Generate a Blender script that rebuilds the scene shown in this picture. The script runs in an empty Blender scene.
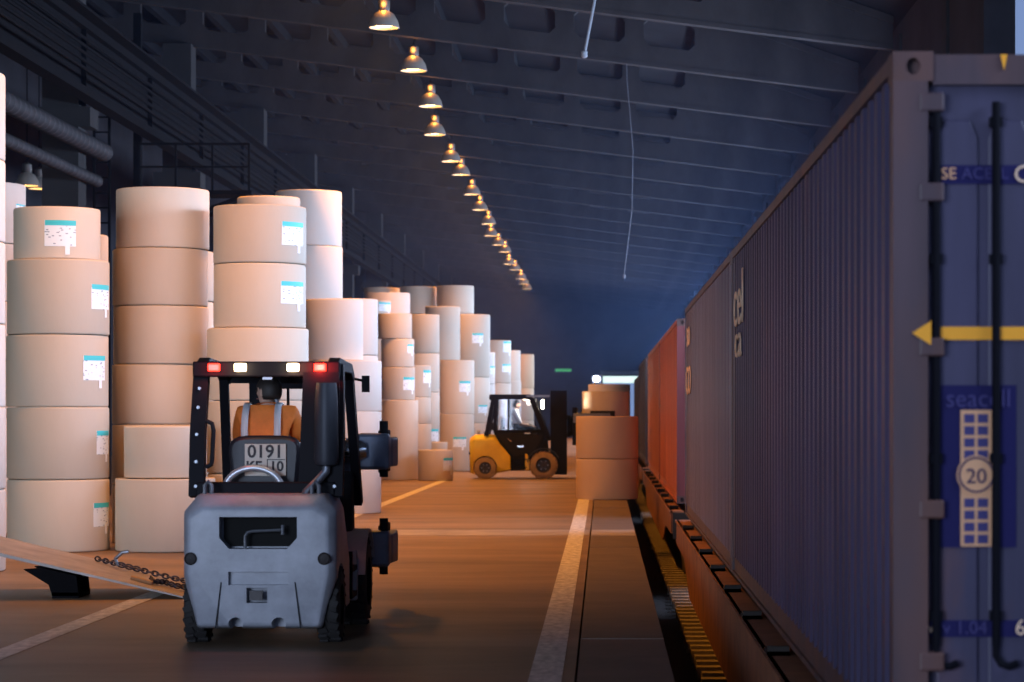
import bpy, bmesh, math, random
from mathutils import Vector, Matrix
random.seed(7)
PI = math.pi
SC = bpy.context.scene
COL = SC.collection

# ------------------------------------------------------------------ camera
F = 2418.0                     # focal length in pixels (85 mm on 36 mm)
U0, V0, HC = 603.0, 410.0, 1.7  # vanishing point of the hall, eye height
cam_d = bpy.data.cameras.new('camera'); cam = bpy.data.objects.new('camera', cam_d); COL.objects.link(cam)
cam.location = (0, 0, HC); cam.rotation_euler = (PI / 2, 0, 0)
cam_d.sensor_width = 36; cam_d.lens = 85
cam_d.shift_x = -(U0 - 512) / 1024; cam_d.shift_y = (V0 - 341) / 1024
cam_d.clip_start = .1; cam_d.clip_end = 600
cam_d.dof.use_dof = True; cam_d.dof.focus_distance = 24; cam_d.dof.aperture_fstop = 3.2
SC.camera = cam

# ------------------------------------------------------------------ world, light, exposure
w = bpy.data.worlds.new('world'); SC.world = w; w.use_nodes = True
bg = w.node_tree.nodes['Background']
bg.inputs[0].default_value = (.34, .50, .95, 1); bg.inputs[1].default_value = .6
SC.view_settings.view_transform = 'Standard'; SC.view_settings.look = 'None'
SC.view_settings.gamma = 1; SC.view_settings.use_curve_mapping = False
SC.view_settings.exposure = -0.08
SC.cycles.use_denoising = True
SC.cycles.max_bounces = 6

def area(name, loc, rot, sx, sy, power, col, spread=180):
    l = bpy.data.lights.new(name, 'AREA'); l.shape = 'RECTANGLE'; l.size = sx; l.size_y = sy
    l.energy = power; l.color = col; l.spread = math.radians(spread)
    o = bpy.data.objects.new(name, l); COL.objects.link(o); o.location = loc; o.rotation_euler = rot
    return o
WIN_Z0, WIN_Z1 = 3.9, 5.6
# daylight through the clerestory strip above the train (light stands in the window plane, facing the hall)
area('clerestory_daylight', (5.32, 72, (WIN_Z0 + WIN_Z1) / 2), (0, PI / 2, 0), WIN_Z1 - WIN_Z0, 130, 15000, (.56, .70, 1.0))
# daylight through the open dock door in the left wall, beside the nearest stacks
area('dock_door_daylight', (-17.7, 12, 2.5), (PI / 2, 0, math.radians(-32)), 7.0, 4.2, 260, (.80, .88, 1.0), 74)
# added fill light for daylight from the hall's unseen near end, behind the camera
area('near_end_fill', (-8.0, -5.5, 2.9), (PI / 2, 0, math.radians(-10)), 6.5, 4.5, 950, (.62, .75, 1.0), 120)

# ------------------------------------------------------------------ helpers
class MB:
    def __init__(s): s.v = []; s.f = []
    def add(s, vs, fs):
        n = len(s.v); s.v += [tuple(p) for p in vs]; s.f += [tuple(i + n for i in f) for f in fs]; return s
    def box(s, x0, x1, y0, y1, z0, z1):
        vs = [(x, y, z) for x in (x0, x1) for y in (y0, y1) for z in (z0, z1)]
        return s.add(vs, [(0, 1, 3, 2), (4, 6, 7, 5), (0, 4, 5, 1), (2, 3, 7, 6), (0, 2, 6, 4), (1, 5, 7, 3)])
    def bar(s, a, b, wd, ht=None, up=(0, 0, 1)):
        a, b = Vector(a), Vector(b); ht = ht or wd; d = (b - a).normalized(); up = Vector(up)
        if abs(d.dot(up)) > .98: up = Vector((0, 1, 0)) if abs(d.y) < .9 else Vector((1, 0, 0))
        x = d.cross(up).normalized(); y = x.cross(d)
        vs = [p + x * i * wd / 2 + y * j * ht / 2 for p in (a, b) for i, j in ((-1, -1), (1, -1), (1, 1), (-1, 1))]
        return s.add(vs, [(3, 2, 1, 0), (4, 5, 6, 7), (0, 1, 5, 4), (1, 2, 6, 5), (2, 3, 7, 6), (3, 0, 4, 7)])
    def prism(s, poly, h0, h1, axis='x'):
        n = len(poly)
        def P(p, h): return {'x': (h, p[0], p[1]), 'y': (p[0], h, p[1]), 'z': (p[0], p[1], h)}[axis]
        vs = [P(p, h0) for p in poly] + [P(p, h1) for p in poly]
        return s.add(vs, [tuple(range(n))[::-1], tuple(range(n, 2 * n))] + [(i, (i + 1) % n, n + (i + 1) % n, n + i) for i in range(n)])
    def lathe(s, prof, c=(0, 0, 0), axis='z', n=24, cap=True):
        vs = []; fs = []
        for r, h in prof:
            for k in range(n):
                a = 2 * PI * k / n; p = (r * math.cos(a), r * math.sin(a))
                q = {'z': (p[0], p[1], h), 'x': (h, p[0], p[1]), 'y': (p[0], h, p[1])}[axis]
                vs.append((q[0] + c[0], q[1] + c[1], q[2] + c[2]))
        m = len(prof)
        for i in range(m - 1):
            for k in range(n):
                fs.append((i * n + k, i * n + (k + 1) % n, (i + 1) * n + (k + 1) % n, (i + 1) * n + k))
        if cap: fs += [tuple(range(n))[::-1], tuple(range((m - 1) * n, m * n))]
        return s.add(vs, fs)
    def tube(s, pts, r, n=8):
        pts = [Vector(p) for p in pts]; rs = r if isinstance(r, (list, tuple)) else [r] * len(pts)
        vs = []; fs = []; last = None
        for i, p in enumerate(pts):
            d = (pts[min(i + 1, len(pts) - 1)] - pts[max(i - 1, 0)]).normalized()
            if last is None:
                up = Vector((0, 0, 1)) if abs(d.z) < .9 else Vector((0, 1, 0)); x = d.cross(up).normalized()
            else: x = (last - d * last.dot(d)).normalized()
            last = x; y = d.cross(x)
            vs += [p + (x * math.cos(2 * PI * k / n) + y * math.sin(2 * PI * k / n)) * rs[i] for k in range(n)]
        for i in range(len(pts) - 1):
            fs += [(i * n + k, i * n + (k + 1) % n, (i + 1) * n + (k + 1) % n, (i + 1) * n + k) for k in range(n)]
        fs += [tuple(range(n))[::-1], tuple(range((len(pts) - 1) * n, len(pts) * n))]
        return s.add(vs, fs)
    def ring_plate(s, outer, inner, y0, y1, T=lambda x, z: (x, z)):
        """plate in xz with a hole; outer and inner have the same count, extruded y0..y1"""
        n = len(outer); vs = []
        for y in (y0, y1):
            for poly in (outer, inner):
                vs += [(T(*p)[0], y, T(*p)[1]) for p in poly]
        fs = []
        for k in range(n):
            j = (k + 1) % n
            fs += [(k, j, n + j, n + k), (2 * n + j, 2 * n + k, 3 * n + k, 3 * n + j),
                   (n + k, n + j, 3 * n + j, 3 * n + k), (j, k, 2 * n + k, 2 * n + j)]
        return s.add(vs, fs)
    def mesh(s, name, smooth=40):
        me = bpy.data.meshes.new(name); me.from_pydata(s.v, [], s.f)
        bm = bmesh.new(); bm.from_mesh(me); bmesh.ops.recalc_face_normals(bm, faces=bm.faces); bm.to_mesh(me); bm.free()
        if smooth: me.shade_smooth(); me.set_sharp_from_angle(angle=math.radians(smooth))
        return me
    def build(s, name, mat, parent=None, loc=(0, 0, 0), smooth=40, bevel=0):
        return link(s.mesh(name, smooth), name, mat, parent, loc, bevel)

def link(me, name, mat, parent=None, loc=(0, 0, 0), bevel=0):
    o = bpy.data.objects.new(name, me); COL.objects.link(o); o.location = loc
    if mat is not None and len(me.materials) == 0: me.materials.append(mat)
    if parent is not None: o.parent = parent
    if bevel:
        m = o.modifiers.new('bevel', 'BEVEL'); m.width = bevel; m.segments = 2; m.limit_method = 'ANGLE'; m.angle_limit = math.radians(35)
    return o
def tag(o, label, cat, group=None, kind=None):
    o['label'] = label; o['category'] = cat
    if group: o['group'] = group
    if kind: o['kind'] = kind
    return o
def empty(name, loc=(0, 0, 0), rz=0):
    o = bpy.data.objects.new(name, None); COL.objects.link(o); o.location = loc; o.rotation_euler = (0, 0, rz); o.empty_display_size = .2
    return o
def struct(o): o['kind'] = 'structure'; return o
def hull(pts):
    bm = bmesh.new()
    for p in pts: bm.verts.new(p)
    r = bmesh.ops.convex_hull(bm, input=bm.verts)
    bad = list({g for g in list(r['geom_interior']) + list(r['geom_unused']) if isinstance(g, bmesh.types.BMVert)})
    if bad: bmesh.ops.delete(bm, geom=bad, context='VERTS')
    bmesh.ops.dissolve_limit(bm, angle_limit=math.radians(2), verts=bm.verts, edges=bm.edges)
    bmesh.ops.recalc_face_normals(bm, faces=bm.faces)
    me = bpy.data.meshes.new('hull'); bm.to_mesh(me); bm.free(); return me
def cut(me, cutters, bevel=0):
    """boolean difference, returns a clean mesh"""
    t = bpy.data.objects.new('tmp', me); COL.objects.link(t); cs = []
    if bevel:
        b = t.modifiers.new('b', 'BEVEL'); b.width = bevel; b.segments = 3; b.limit_method = 'ANGLE'; b.angle_limit = math.radians(20)
    for c in cutters:
        co = bpy.data.objects.new('cut', c.mesh('cut', 0) if isinstance(c, MB) else c); COL.objects.link(co); cs.append(co)
        m = t.modifiers.new('c', 'BOOLEAN'); m.object = co; m.operation = 'DIFFERENCE'; m.solver = 'EXACT'
    bpy.context.view_layer.update()
    out = bpy.data.meshes.new_from_object(t.evaluated_get(bpy.context.evaluated_depsgraph_get()))
    for o in [t] + cs: bpy.data.objects.remove(o)
    out.shade_smooth(); out.set_sharp_from_angle(angle=math.radians(32))
    return out
def text(body, size, mat, parent, loc, rot, align='CENTER', ext=.002, sx=1, name='lettering', bold=0):
    c = bpy.data.curves.new(name, 'FONT'); c.body = body; c.size = size; c.align_x = align; c.align_y = 'CENTER'; c.extrude = ext; c.resolution_u = 3; c.offset = bold
    t = bpy.data.objects.new('tmp', c); COL.objects.link(t); bpy.context.view_layer.update()
    me = bpy.data.meshes.new_from_object(t.evaluated_get(bpy.context.evaluated_depsgraph_get())); bpy.data.objects.remove(t)
    me.materials.clear(); me.materials.append(mat)
    o = bpy.data.objects.new(name, me); COL.objects.link(o); o.location = loc; o.rotation_euler = rot; o.scale = (sx, 1, 1); o.parent = parent
    return o

# ------------------------------------------------------------------ materials
def mat(name, col, rough=.6, metal=0, var=.0, scale=3.0, bump=0, bscale=None, col2=None, stretch=(1, 1, 1), spec=.5, emit=None, estr=0, alpha=1, trans=0):
    m = bpy.data.materials.new(name); m.use_nodes = True; nt = m.node_tree; b = nt.nodes['Principled BSDF']
    b.inputs['Base Color'].default_value = (*col, 1); b.inputs['Roughness'].default_value = rough
    b.inputs['Metallic'].default_value = metal; b.inputs['Specular IOR Level'].default_value = spec
    if trans: b.inputs['Transmission Weight'].default_value = trans; b.inputs['IOR'].default_value = 1.05
    if emit: b.inputs['Emission Color'].default_value = (*emit, 1); b.inputs['Emission Strength'].default_value = estr
    if var or bump:
        tc = nt.nodes.new('ShaderNodeTexCoord'); mp = nt.nodes.new('ShaderNodeMapping'); mp.inputs['Scale'].default_value = stretch
        nt.links.new(tc.outputs['Object'], mp.inputs[0])
        nz = nt.nodes.new('ShaderNodeTexNoise'); nz.inputs['Scale'].default_value = scale; nz.inputs['Detail'].default_value = 6; nz.inputs['Roughness'].default_value = .62
        nt.links.new(mp.outputs[0], nz.inputs['Vector'])
        if var:
            rp = nt.nodes.new('ShaderNodeValToRGB'); rp.color_ramp.elements[0].position = .32; rp.color_ramp.elements[1].position = .7
            c2 = col2 or tuple(c * (1 - var) for c in col)
            rp.color_ramp.elements[0].color = (*c2, 1); rp.color_ramp.elements[1].color = (*col, 1)
            nt.links.new(nz.outputs[0], rp.inputs[0]); nt.links.new(rp.outputs[0], b.inputs['Base Color'])
        if bump:
            nb = nz
            if bscale:
                nb = nt.nodes.new('ShaderNodeTexNoise'); nb.inputs['Scale'].default_value = bscale; nb.inputs['Detail'].default_value = 4
                nt.links.new(mp.outputs[0], nb.inputs['Vector'])
            bp = nt.nodes.new('ShaderNodeBump'); bp.inputs['Strength'].default_value = bump; bp.inputs['Distance'].default_value = .02
            nt.links.new(nb.outputs[0], bp.inputs['Height']); nt.links.new(bp.outputs[0], b.inputs['Normal'])
    return m
M = {}
M['floor'] = mat('concrete_floor', (.30, .205, .13), .5, var=.55, scale=.55, bump=.15, bscale=9, stretch=(.55, 1.6, 1), spec=.25)
M['coping'] = mat('edge_concrete', (.15, .11, .085), .6, var=.4, scale=1.3, bump=.2, bscale=12)
M['strip'] = mat('light_band_and_ground', (.38, .32, .27), .55, var=.4, scale=2)  # floor's band of light put into the colour; also the ground outside
M['line'] = mat('line_paint', (.80, .76, .70), .55, var=.55, scale=7, stretch=(2, .8, 1))
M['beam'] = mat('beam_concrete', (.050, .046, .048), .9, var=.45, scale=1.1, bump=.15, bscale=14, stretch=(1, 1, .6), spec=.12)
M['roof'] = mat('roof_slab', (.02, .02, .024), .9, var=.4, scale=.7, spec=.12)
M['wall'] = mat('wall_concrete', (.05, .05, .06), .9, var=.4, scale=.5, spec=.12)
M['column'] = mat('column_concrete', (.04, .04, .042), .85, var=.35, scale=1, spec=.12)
M['black_steel'] = mat('dark_steel', (.008, .008, .01), .9, spec=.04, metal=0, var=.3, scale=4)
M['duct'] = mat('duct_cover', (.045, .045, .05), .7, var=.3, scale=5, spec=.12)
M['ballast'] = mat('ballast', (.05, .043, .04), .95, var=.7, scale=16, bump=.9, bscale=22)
M['sleeper'] = mat('sleeper_concrete', (.24, .21, .17), .85, var=.55, scale=5)
M['rail'] = mat('rail_steel', (.12, .08, .06), .5, metal=.7, var=.4, scale=6)
M['glass'] = mat('window_glass', (.9, .95, 1), .05, trans=1)
def clear_glass(name, tint, refl):
    m = bpy.data.materials.new(name); m.use_nodes = True; nt = m.node_tree; nt.nodes.clear()
    o = nt.nodes.new('ShaderNodeOutputMaterial'); t = nt.nodes.new('ShaderNodeBsdfTransparent'); t.inputs[0].default_value = (*tint, 1)
    g = nt.nodes.new('ShaderNodeBsdfGlossy'); g.inputs['Roughness'].default_value = .04; x = nt.nodes.new('ShaderNodeMixShader'); x.inputs[0].default_value = refl
    nt.links.new(t.outputs[0], x.inputs[1]); nt.links.new(g.outputs[0], x.inputs[2]); nt.links.new(x.outputs[0], o.inputs[0]); return m
M['glass'] = clear_glass('window_glass', (.88, .93, .97), .08)
M['kraft'] = None
M['frame'] = mat('window_frame', (.10, .11, .13), .7)

def kraft(name, c, c2):
    m = mat(name, c, .62, var=.2, scale=1.2, col2=c2, bump=.05, bscale=60, stretch=(1, 1, .35), spec=.35)
    nt = m.node_tree; b = nt.nodes['Principled BSDF']
    oi = nt.nodes.new('ShaderNodeObjectInfo'); mx = nt.nodes.new('ShaderNodeHueSaturation')
    mr = nt.nodes.new('ShaderNodeMapRange'); mr.inputs['To Min'].default_value = .86; mr.inputs['To Max'].default_value = 1.08
    nt.links.new(oi.outputs['Random'], mr.inputs[0]); nt.links.new(mr.outputs[0], mx.inputs['Value'])
    src = b.inputs['Base Color'].links[0].from_socket
    nt.links.new(src, mx.inputs['Color']); nt.links.new(mx.outputs[0], b.inputs['Base Color'])
    return m
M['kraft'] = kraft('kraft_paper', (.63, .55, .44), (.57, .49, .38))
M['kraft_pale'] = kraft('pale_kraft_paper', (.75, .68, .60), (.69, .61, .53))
M['kraft_lamplit'] = kraft('lamplit_kraft_paper', (.56, .39, .23), (.50, .34, .19))  # orange of the sodium lamps put into the paper colour
M['core'] = mat('cardboard_core', (.36, .24, .14), .8)
def label_mat():
    m = mat('label_paper', (.86, .93, .95), .55); nt = m.node_tree; b = nt.nodes['Principled BSDF']
    tc = nt.nodes.new('ShaderNodeTexCoord'); mp = nt.nodes.new('ShaderNodeMapping'); mp.inputs['Scale'].default_value = (9, 9, 22)
    nz = nt.nodes.new('ShaderNodeTexVoronoi'); nz.inputs['Scale'].default_value = 1.6; nz.distance = 'CHEBYCHEV'
    rp = nt.nodes.new('ShaderNodeValToRGB'); rp.color_ramp.interpolation = 'CONSTANT'
    rp.color_ramp.elements[0].color = (.30, .38, .45, 1); rp.color_ramp.elements[1].color = (.86, .93, .95, 1); rp.color_ramp.elements[1].position = .2
    nt.links.new(tc.outputs['Object'], mp.inputs[0]); nt.links.new(mp.outputs[0], nz.inputs['Vector'])
    nt.links.new(nz.outputs['Distance'], rp.inputs[0]); nt.links.new(rp.outputs[0], b.inputs['Base Color'])
    return m
M['label'] = label_mat()
M['label_head'] = mat('label_turquoise', (.05, .58, .62), .5)
M['label_tail'] = mat('label_tail', (.9, .93, .93), .5)

def X(u, D): return (u - U0) * D / F
def Z(v, D): return HC - (v - V0) * D / F

# ------------------------------------------------------------------ the hall
EDGE = .45                              # platform edge
YB, YE = -6, 165                        # hall back (open) and far end
def ground_top(name, x0, x1, y0, y1, z0, z1, m): return struct(MB().box(x0, x1, y0, y1, z0, z1).build(name, m, smooth=0))
floor = ground_top('floor', -18, -.18, YB, YE, -1.3, 0, M['floor'])
# edge slabs, each its own piece with a joint
y = YB; k = 0
me_slab = None
while y < YE - .1:
    mb = MB().box(-.165, EDGE, 0, 5.985, -1.3, 0)
    if me_slab is None: me_slab = mb.mesh('edge_slab', 0)
    s = link(me_slab, 'edge_slab', M['coping'], floor, (0, y, -.004 if k % 2 else 0)); y += 6; k += 1
MB().box(-18, -.19, 32.7, 34.3, -.02, .003).build('gap_light_band', M['strip'], floor, smooth=0)  # window light through the container gap, painted as a paler band
MB().box(-.16, EDGE - .01, 32.7, 34.3, -.02, .003).build('gap_light_band', M['strip'], floor, smooth=0)
ground = ground_top('ground', EDGE, 9, YB, 260, -1.6, -1.22, M['ballast'])
struct(ground_top('ground_outside', -40, EDGE, YE + .6, 260, -1.6, -.1, M['strip']))
# painted lines
def floor_line(name, pts, z=.004):
    mb = MB()
    for (xa, xb, ya), (xc, xd, yc) in zip(pts[:-1], pts[1:]):
        mb.add([(xa, ya, z), (xb, ya, z), (xd, yc, z), (xc, yc, z)], [(0, 1, 2, 3)])
    o = mb.build(name, M['line'], smooth=0); struct(o); return o
floor_line('floor_line', [(-.47, -.26, yy) for yy in range(-4, 160, 4)])
floor_line('floor_line', [(-4.29 + .0085 * (yy - 16), -4.10 + .0085 * (yy - 16), yy) for yy in range(0, 64, 4)])

def zb(x): return 8.3 + .125 * (5.3 - x)            # underside of the roof beams
BEAM_Y = [14.3 + 6 * k for k in range(26)]
def beam_mesh():
    mb = MB(); p = 1.45; H = 1.3; x1 = 2.1; T = lambda x, z: (x, zb(x) + z)
    for k in range(12):
        a, b = x1 - p * (k + 1), x1 - p * k; c = (a + b) / 2; hw = .53; z0, z1, ch = .42, 1.0, .13
        inner = [(c - hw + ch, z0), (c + hw - ch, z0), (c + hw, z0 + ch), (c + hw, z1 - ch), (c + hw - ch, z1), (c - hw + ch, z1), (c - hw, z1 - ch), (c - hw, z0 + ch)]
        outer = [(a, 0), (b, 0), (b, .4), (b, .9), (b, H), (a, H), (a, .9), (a, .4)]
        mb.ring_plate(outer, inner, -.11, .11, T)
    mb.prism([T(x1, 0), T(5.3, 0), T(5.3, .59), T(x1, H)], -.11, .11, 'y')
    for xa, xb in ((x1 - p * 12, 5.3),):
        mb.prism([T(xa, -.01), T(xb, -.01), T(xb, .07), T(xa, .07)], -.125, .125, 'y')
        mb.prism([T(xa, H - .14), T(x1, H - .14), T(x1, H), T(xa, H)], -.2, .2, 'y')
    mb.prism([T(x1, H - .14), T(5.3, .45), T(5.3, .59), T(x1, H)], -.2, .2, 'y')
    return mb.mesh('ceiling_beam', 30)
bmesh_beam = beam_mesh()
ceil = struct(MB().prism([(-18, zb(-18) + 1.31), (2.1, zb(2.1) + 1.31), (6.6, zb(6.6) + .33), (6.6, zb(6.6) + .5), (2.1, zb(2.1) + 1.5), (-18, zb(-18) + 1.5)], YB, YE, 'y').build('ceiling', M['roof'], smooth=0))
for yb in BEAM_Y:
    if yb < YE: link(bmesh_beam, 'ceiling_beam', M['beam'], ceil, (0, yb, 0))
# longitudinal ribs of the roof slabs
me_rib = None
for k in range(11):
    xr = 2.1 - 1.45 * k
    z = zb(xr) + 1.31
    MB().box(xr - .08, xr + .08, YB, YE, z - .26, z).build('roof_rib', M['roof'], ceil, smooth=0)
for xr in ():
    z = zb(xr) + 1.31 - (xr - 2.1) * .222
    MB().box(xr - .08, xr + .08, YB, YE, z - .22, z).build('roof_rib', M['roof'], ceil, smooth=0)

# right wall with the clerestory strip
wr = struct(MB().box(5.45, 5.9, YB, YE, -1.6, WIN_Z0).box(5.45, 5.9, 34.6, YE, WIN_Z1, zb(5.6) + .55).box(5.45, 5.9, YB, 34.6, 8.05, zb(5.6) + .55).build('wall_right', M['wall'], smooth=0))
n = 0
for k in range(26):
    y0 = 14.3 + 6 * k - 6
    if y0 > 160: break
    zt = 8.05 if y0 + 6 < 33 else WIN_Z1
    if abs(y0 - 32.3) > 1: st = struct(MB().box(5.40, 5.95, y0 - .25, y0 + .25, -1.2, zb(5.6) + .3).build('wall_column', M['column'], wr, smooth=0))
    n += 1
    wn = struct(empty('window_%d' % n, (5.68, y0 + 3, WIN_Z0)))
    fr = MB()
    for yy in (-2.7, -.9, .9, 2.7): fr.box(-.04, .04, yy - .04, yy + .04, 0, zt - WIN_Z0)
    for zz in (.04, (zt - WIN_Z0) / 2, zt - WIN_Z0 - .04): fr.box(-.04, .04, -2.74, 2.74, zz - .04, zz + .04)
    fr.build('window_frame', M['frame'], wn, smooth=0)
    for yy in (-1.8, 0, 1.8): MB().box(-.006, .006, yy - .86, yy + .86, .06, zt - WIN_Z0 - .06).build('pane', M['glass'], wn, smooth=0)
# far wall with the train gate
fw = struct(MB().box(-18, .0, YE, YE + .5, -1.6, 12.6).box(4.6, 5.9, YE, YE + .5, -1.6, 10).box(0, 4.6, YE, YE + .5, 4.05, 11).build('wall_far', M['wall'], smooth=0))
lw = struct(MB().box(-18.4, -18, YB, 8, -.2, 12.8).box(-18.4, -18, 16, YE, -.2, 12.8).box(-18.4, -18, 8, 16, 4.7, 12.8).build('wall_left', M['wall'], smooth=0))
fp = struct(MB().box(0, 2.9, YE - .02, YE + .02, 3.55, 4.02).build('window_30', mat('gate_daylight_glow', (.8, .9, .9), .5, emit=(.75, 1, .95), estr=1.3), smooth=0))  # glowing panel added for the bright daylight in the gate opening
tr = struct(MB().box(-.15, 4.75, YE - .12, YE - .02, 4.0, 4.35).build('trim_1', mat('lintel', (.45, .5, .5), .6), smooth=0))

# inner column row
for k in range(10):
    yc = 44.2 + 12 * k
    c = struct(MB().box(-.33, .33, -.33, .33, 0, zb(-9.85) - .02).box(-.55, .55, -.36, .36, 6.85, 7.2).build('column', M['column'], None, (-9.85, yc, 0), smooth=0))

# crane runway, ducts, ladder and walkway in the dark left bay
run = empty('crane_runway', (-9.16, 30, 7.23)); tag(run, 'dark steel crane runway girder high along the left column row', 'crane runway')
MB().box(-.14, .14, 0, 112, 1.15, 1.3).build('top_chord', M['black_steel'], run, smooth=0)
MB().box(-.14, .14, 0, 112, -.02, .12).build('bottom_chord', M['black_steel'], run, smooth=0)
for k in range(18):
    MB().box(-.015, .015, k * 6.2 + .02, k * 6.2 + 6.18, .12, 1.15).box(-.10, .10, k * 6.2, k * 6.2 + .03, .12, 1.15).build('web_plate', M['black_steel'], run, smooth=0)
MB().box(-.29, .35, 0, 112, 1.32, 1.37).build('walkway_deck', M['black_steel'], run, smooth=0)
for k in range(5): MB().tube([(.2 + .06 * k, 0, .9 - .17 * k), (.2 + .06 * k, 112, .9 - .17 * k)], .03, 6).build('cable_run', M['black_steel'], run)
def duct(x, z, r, y0, y1, name, label):
    prof = []; yy = y0
    while yy < y1: prof += [(r, yy), (r, yy + .22), (r * 1.13, yy + .25), (r * 1.13, yy + .30), (r, yy + .33)]; yy += .34
    o = MB().lathe(prof, (x, 0, z), 'y', 14).build(name, M['duct']); tag(o, label, 'pipe'); return o
duct(-9.34, 6.52, .15, 30, 45.2, 'ribbed_duct', 'grey ribbed duct running level past the concrete column')
duct(-9.40, 5.95, .10, 30, 44.8, 'insulated_pipe', 'thinner dark pipe below the ribbed duct at the column')
lad = empty('wall_ladder', (-9.95, 48, 0)); tag(lad, 'narrow dark steel ladder rising behind the paper rolls to the runway', 'ladder')
for sx in (-.15, .15): MB().box(sx - .025, sx + .025, -.03, .03, 0, 8.6).build('rail', M['black_steel'], lad, smooth=0)
for k in range(28): MB().box(-.13, .13, -.015, .015, .3 + .3 * k, .33 + .3 * k).build('rung', M['black_steel'], lad, smooth=0)
wk = empty('bracket_walkway', (-9.5, 50, 5.7)); tag(wk, 'dark steel bracket platform with railing above the stacked rolls', 'walkway')
MB().box(0, 2.3, -.5, .5, .42, .5).build('deck', M['black_steel'], wk, smooth=0)
MB().bar((0, -.4, -.45), (2.2, -.4, .42), .09).build('brace', M['black_steel'], wk, smooth=0)
MB().bar((0, .4, -.45), (2.2, .4, .42), .09).build('brace', M['black_steel'], wk, smooth=0)
rl = MB()
for xx in (0, .75, 1.5, 2.25): rl.bar((xx, -.48, .5), (xx, -.48, 1.45), .045)
rl.bar((0, -.48, 1.45), (2.27, -.48, 1.45), .05).bar((0, -.48, .98), (2.27, -.48, .98), .04); rl.build('railing', M['black_steel'], wk, smooth=0)
MB().box(-.06, .06, -.5, .5, -.5, .5).build('wall_plate', M['black_steel'], wk, smooth=0)
po = struct(MB().bar((-9.62, 50, 6.0), (-9.62, 50, 9.9), .16).build('column_post', M['black_steel'], None))
# ------------------------------------------------------------------ hanging lamps
M['shade'] = mat('lamp_shade', (.42, .38, .33), .45, metal=.3)
M['bulb'] = mat('sodium_bulb', (1, .7, .3), .4, emit=(1, .55, .16), estr=28)
M['housing'] = mat('lamp_housing', (.12, .11, .10), .5, metal=.4)
sh_me = MB().lathe([(.275, 0), (.285, .01), (.255, .13), (.18, .26), (.10, .31), (.085, .33), (.08, .31), (.165, .245), (.235, .12), (.265, .01)], n=28, cap=False).mesh('shade')
bu_me = MB().lathe([(.001, .05), (.12, .035), (.225, .06), (.225, .075), (.001, .085)], n=24, cap=False).mesh('bulb')
ho_me = MB().lathe([(.09, .31), (.11, .34), (.11, .50), (.075, .53), (.02, .56)], n=16).mesh('housing')
hk_me = MB().tube([(0, 0, .55), (0, 0, .62), (.04, 0, .66), (0, 0, .70), (0, 0, .9)], .012, 6).mesh('hook')
LAMP_L = bpy.data.lights.new('sodium_lamp', 'SPOT'); LAMP_L.spot_size = math.radians(104); LAMP_L.spot_blend = .8; LAMP_L.energy = 2800; LAMP_L.color = (1, .34, .03); LAMP_L.shadow_soft_size = .16
VENT_L = bpy.data.lights.new('lamp_vent_glow', 'POINT'); VENT_L.energy = 9; VENT_L.color = (1, .36, .05); VENT_L.shadow_soft_size = .05
def pendant(x, y, z, label, group, light=True, drop=None):
    r = empty('pendant_lamp', (x, y, z)); tag(r, label, 'lamp', group)
    link(sh_me, 'shade', M['shade'], r); link(bu_me, 'bulb', M['bulb'], r); link(ho_me, 'housing', M['housing'], r); link(hk_me, 'hook', M['black_steel'], r)
    top = zb(x) + .1 - z
    if drop is None: drop = top
    MB().bar((0, 0, .88), (0, 0, max(drop, .95)), .02).build('suspension_rod', M['black_steel'], r, smooth=0)
    if light:
        l = bpy.data.objects.new('lamp_light', LAMP_L); COL.objects.link(l); l.location = (0, 0, -.02); l.parent = r
        l = bpy.data.objects.new('lamp_vent_glow', VENT_L); COL.objects.link(l); l.location = (0, -.14, .42); l.parent = r   # light leaking from the slotted housing
    return r
ORD = ['first', 'second', 'third', 'fourth', 'fifth', 'sixth', 'seventh', 'eighth', 'ninth', 'tenth', 'eleventh', 'twelfth', 'thirteenth', 'fourteenth', 'fifteenth', 'sixteenth', 'seventeenth']
LU = [384, 413.5, 430.5, 434.8, 451, 461, 472, 480, 488.5, 491, 498.5, 505, 509, 515, 521, 523.5, 527]
LV = [27, 70, 105.6, 134, 160.6, 174, 193.6, 209, 223, 235, 244, 251, 263.5, 269, 278, 283, 288]
for k in range(17):
    D = 44.7 + 6 * k
    pendant(X(LU[k], D), D, Z(LV[k] + 1, D), '%s amber bell lamp of the hanging row, counting from the nearest in view' % ORD[k], 'sodium lamps hung in a row')
for k, D in enumerate((38.7, 32.7, 26.7)):
    pendant(-4.1, D, 8.85, 'amber bell lamp hanging out of view overhead, %s before the visible row' % ORD[k], 'sodium lamps overhead out of view')
pendant(X(27, 56.4), 56.4, Z(186, 56.4), 'small amber lamp glowing in the dark bay above the leftmost rolls', 'lamps in the side bay', False)
pendant(X(39, 62.4), 62.4, Z(189, 62.4), 'amber lamp just right of the small one in the dark side bay', 'lamps in the side bay', False)

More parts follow.
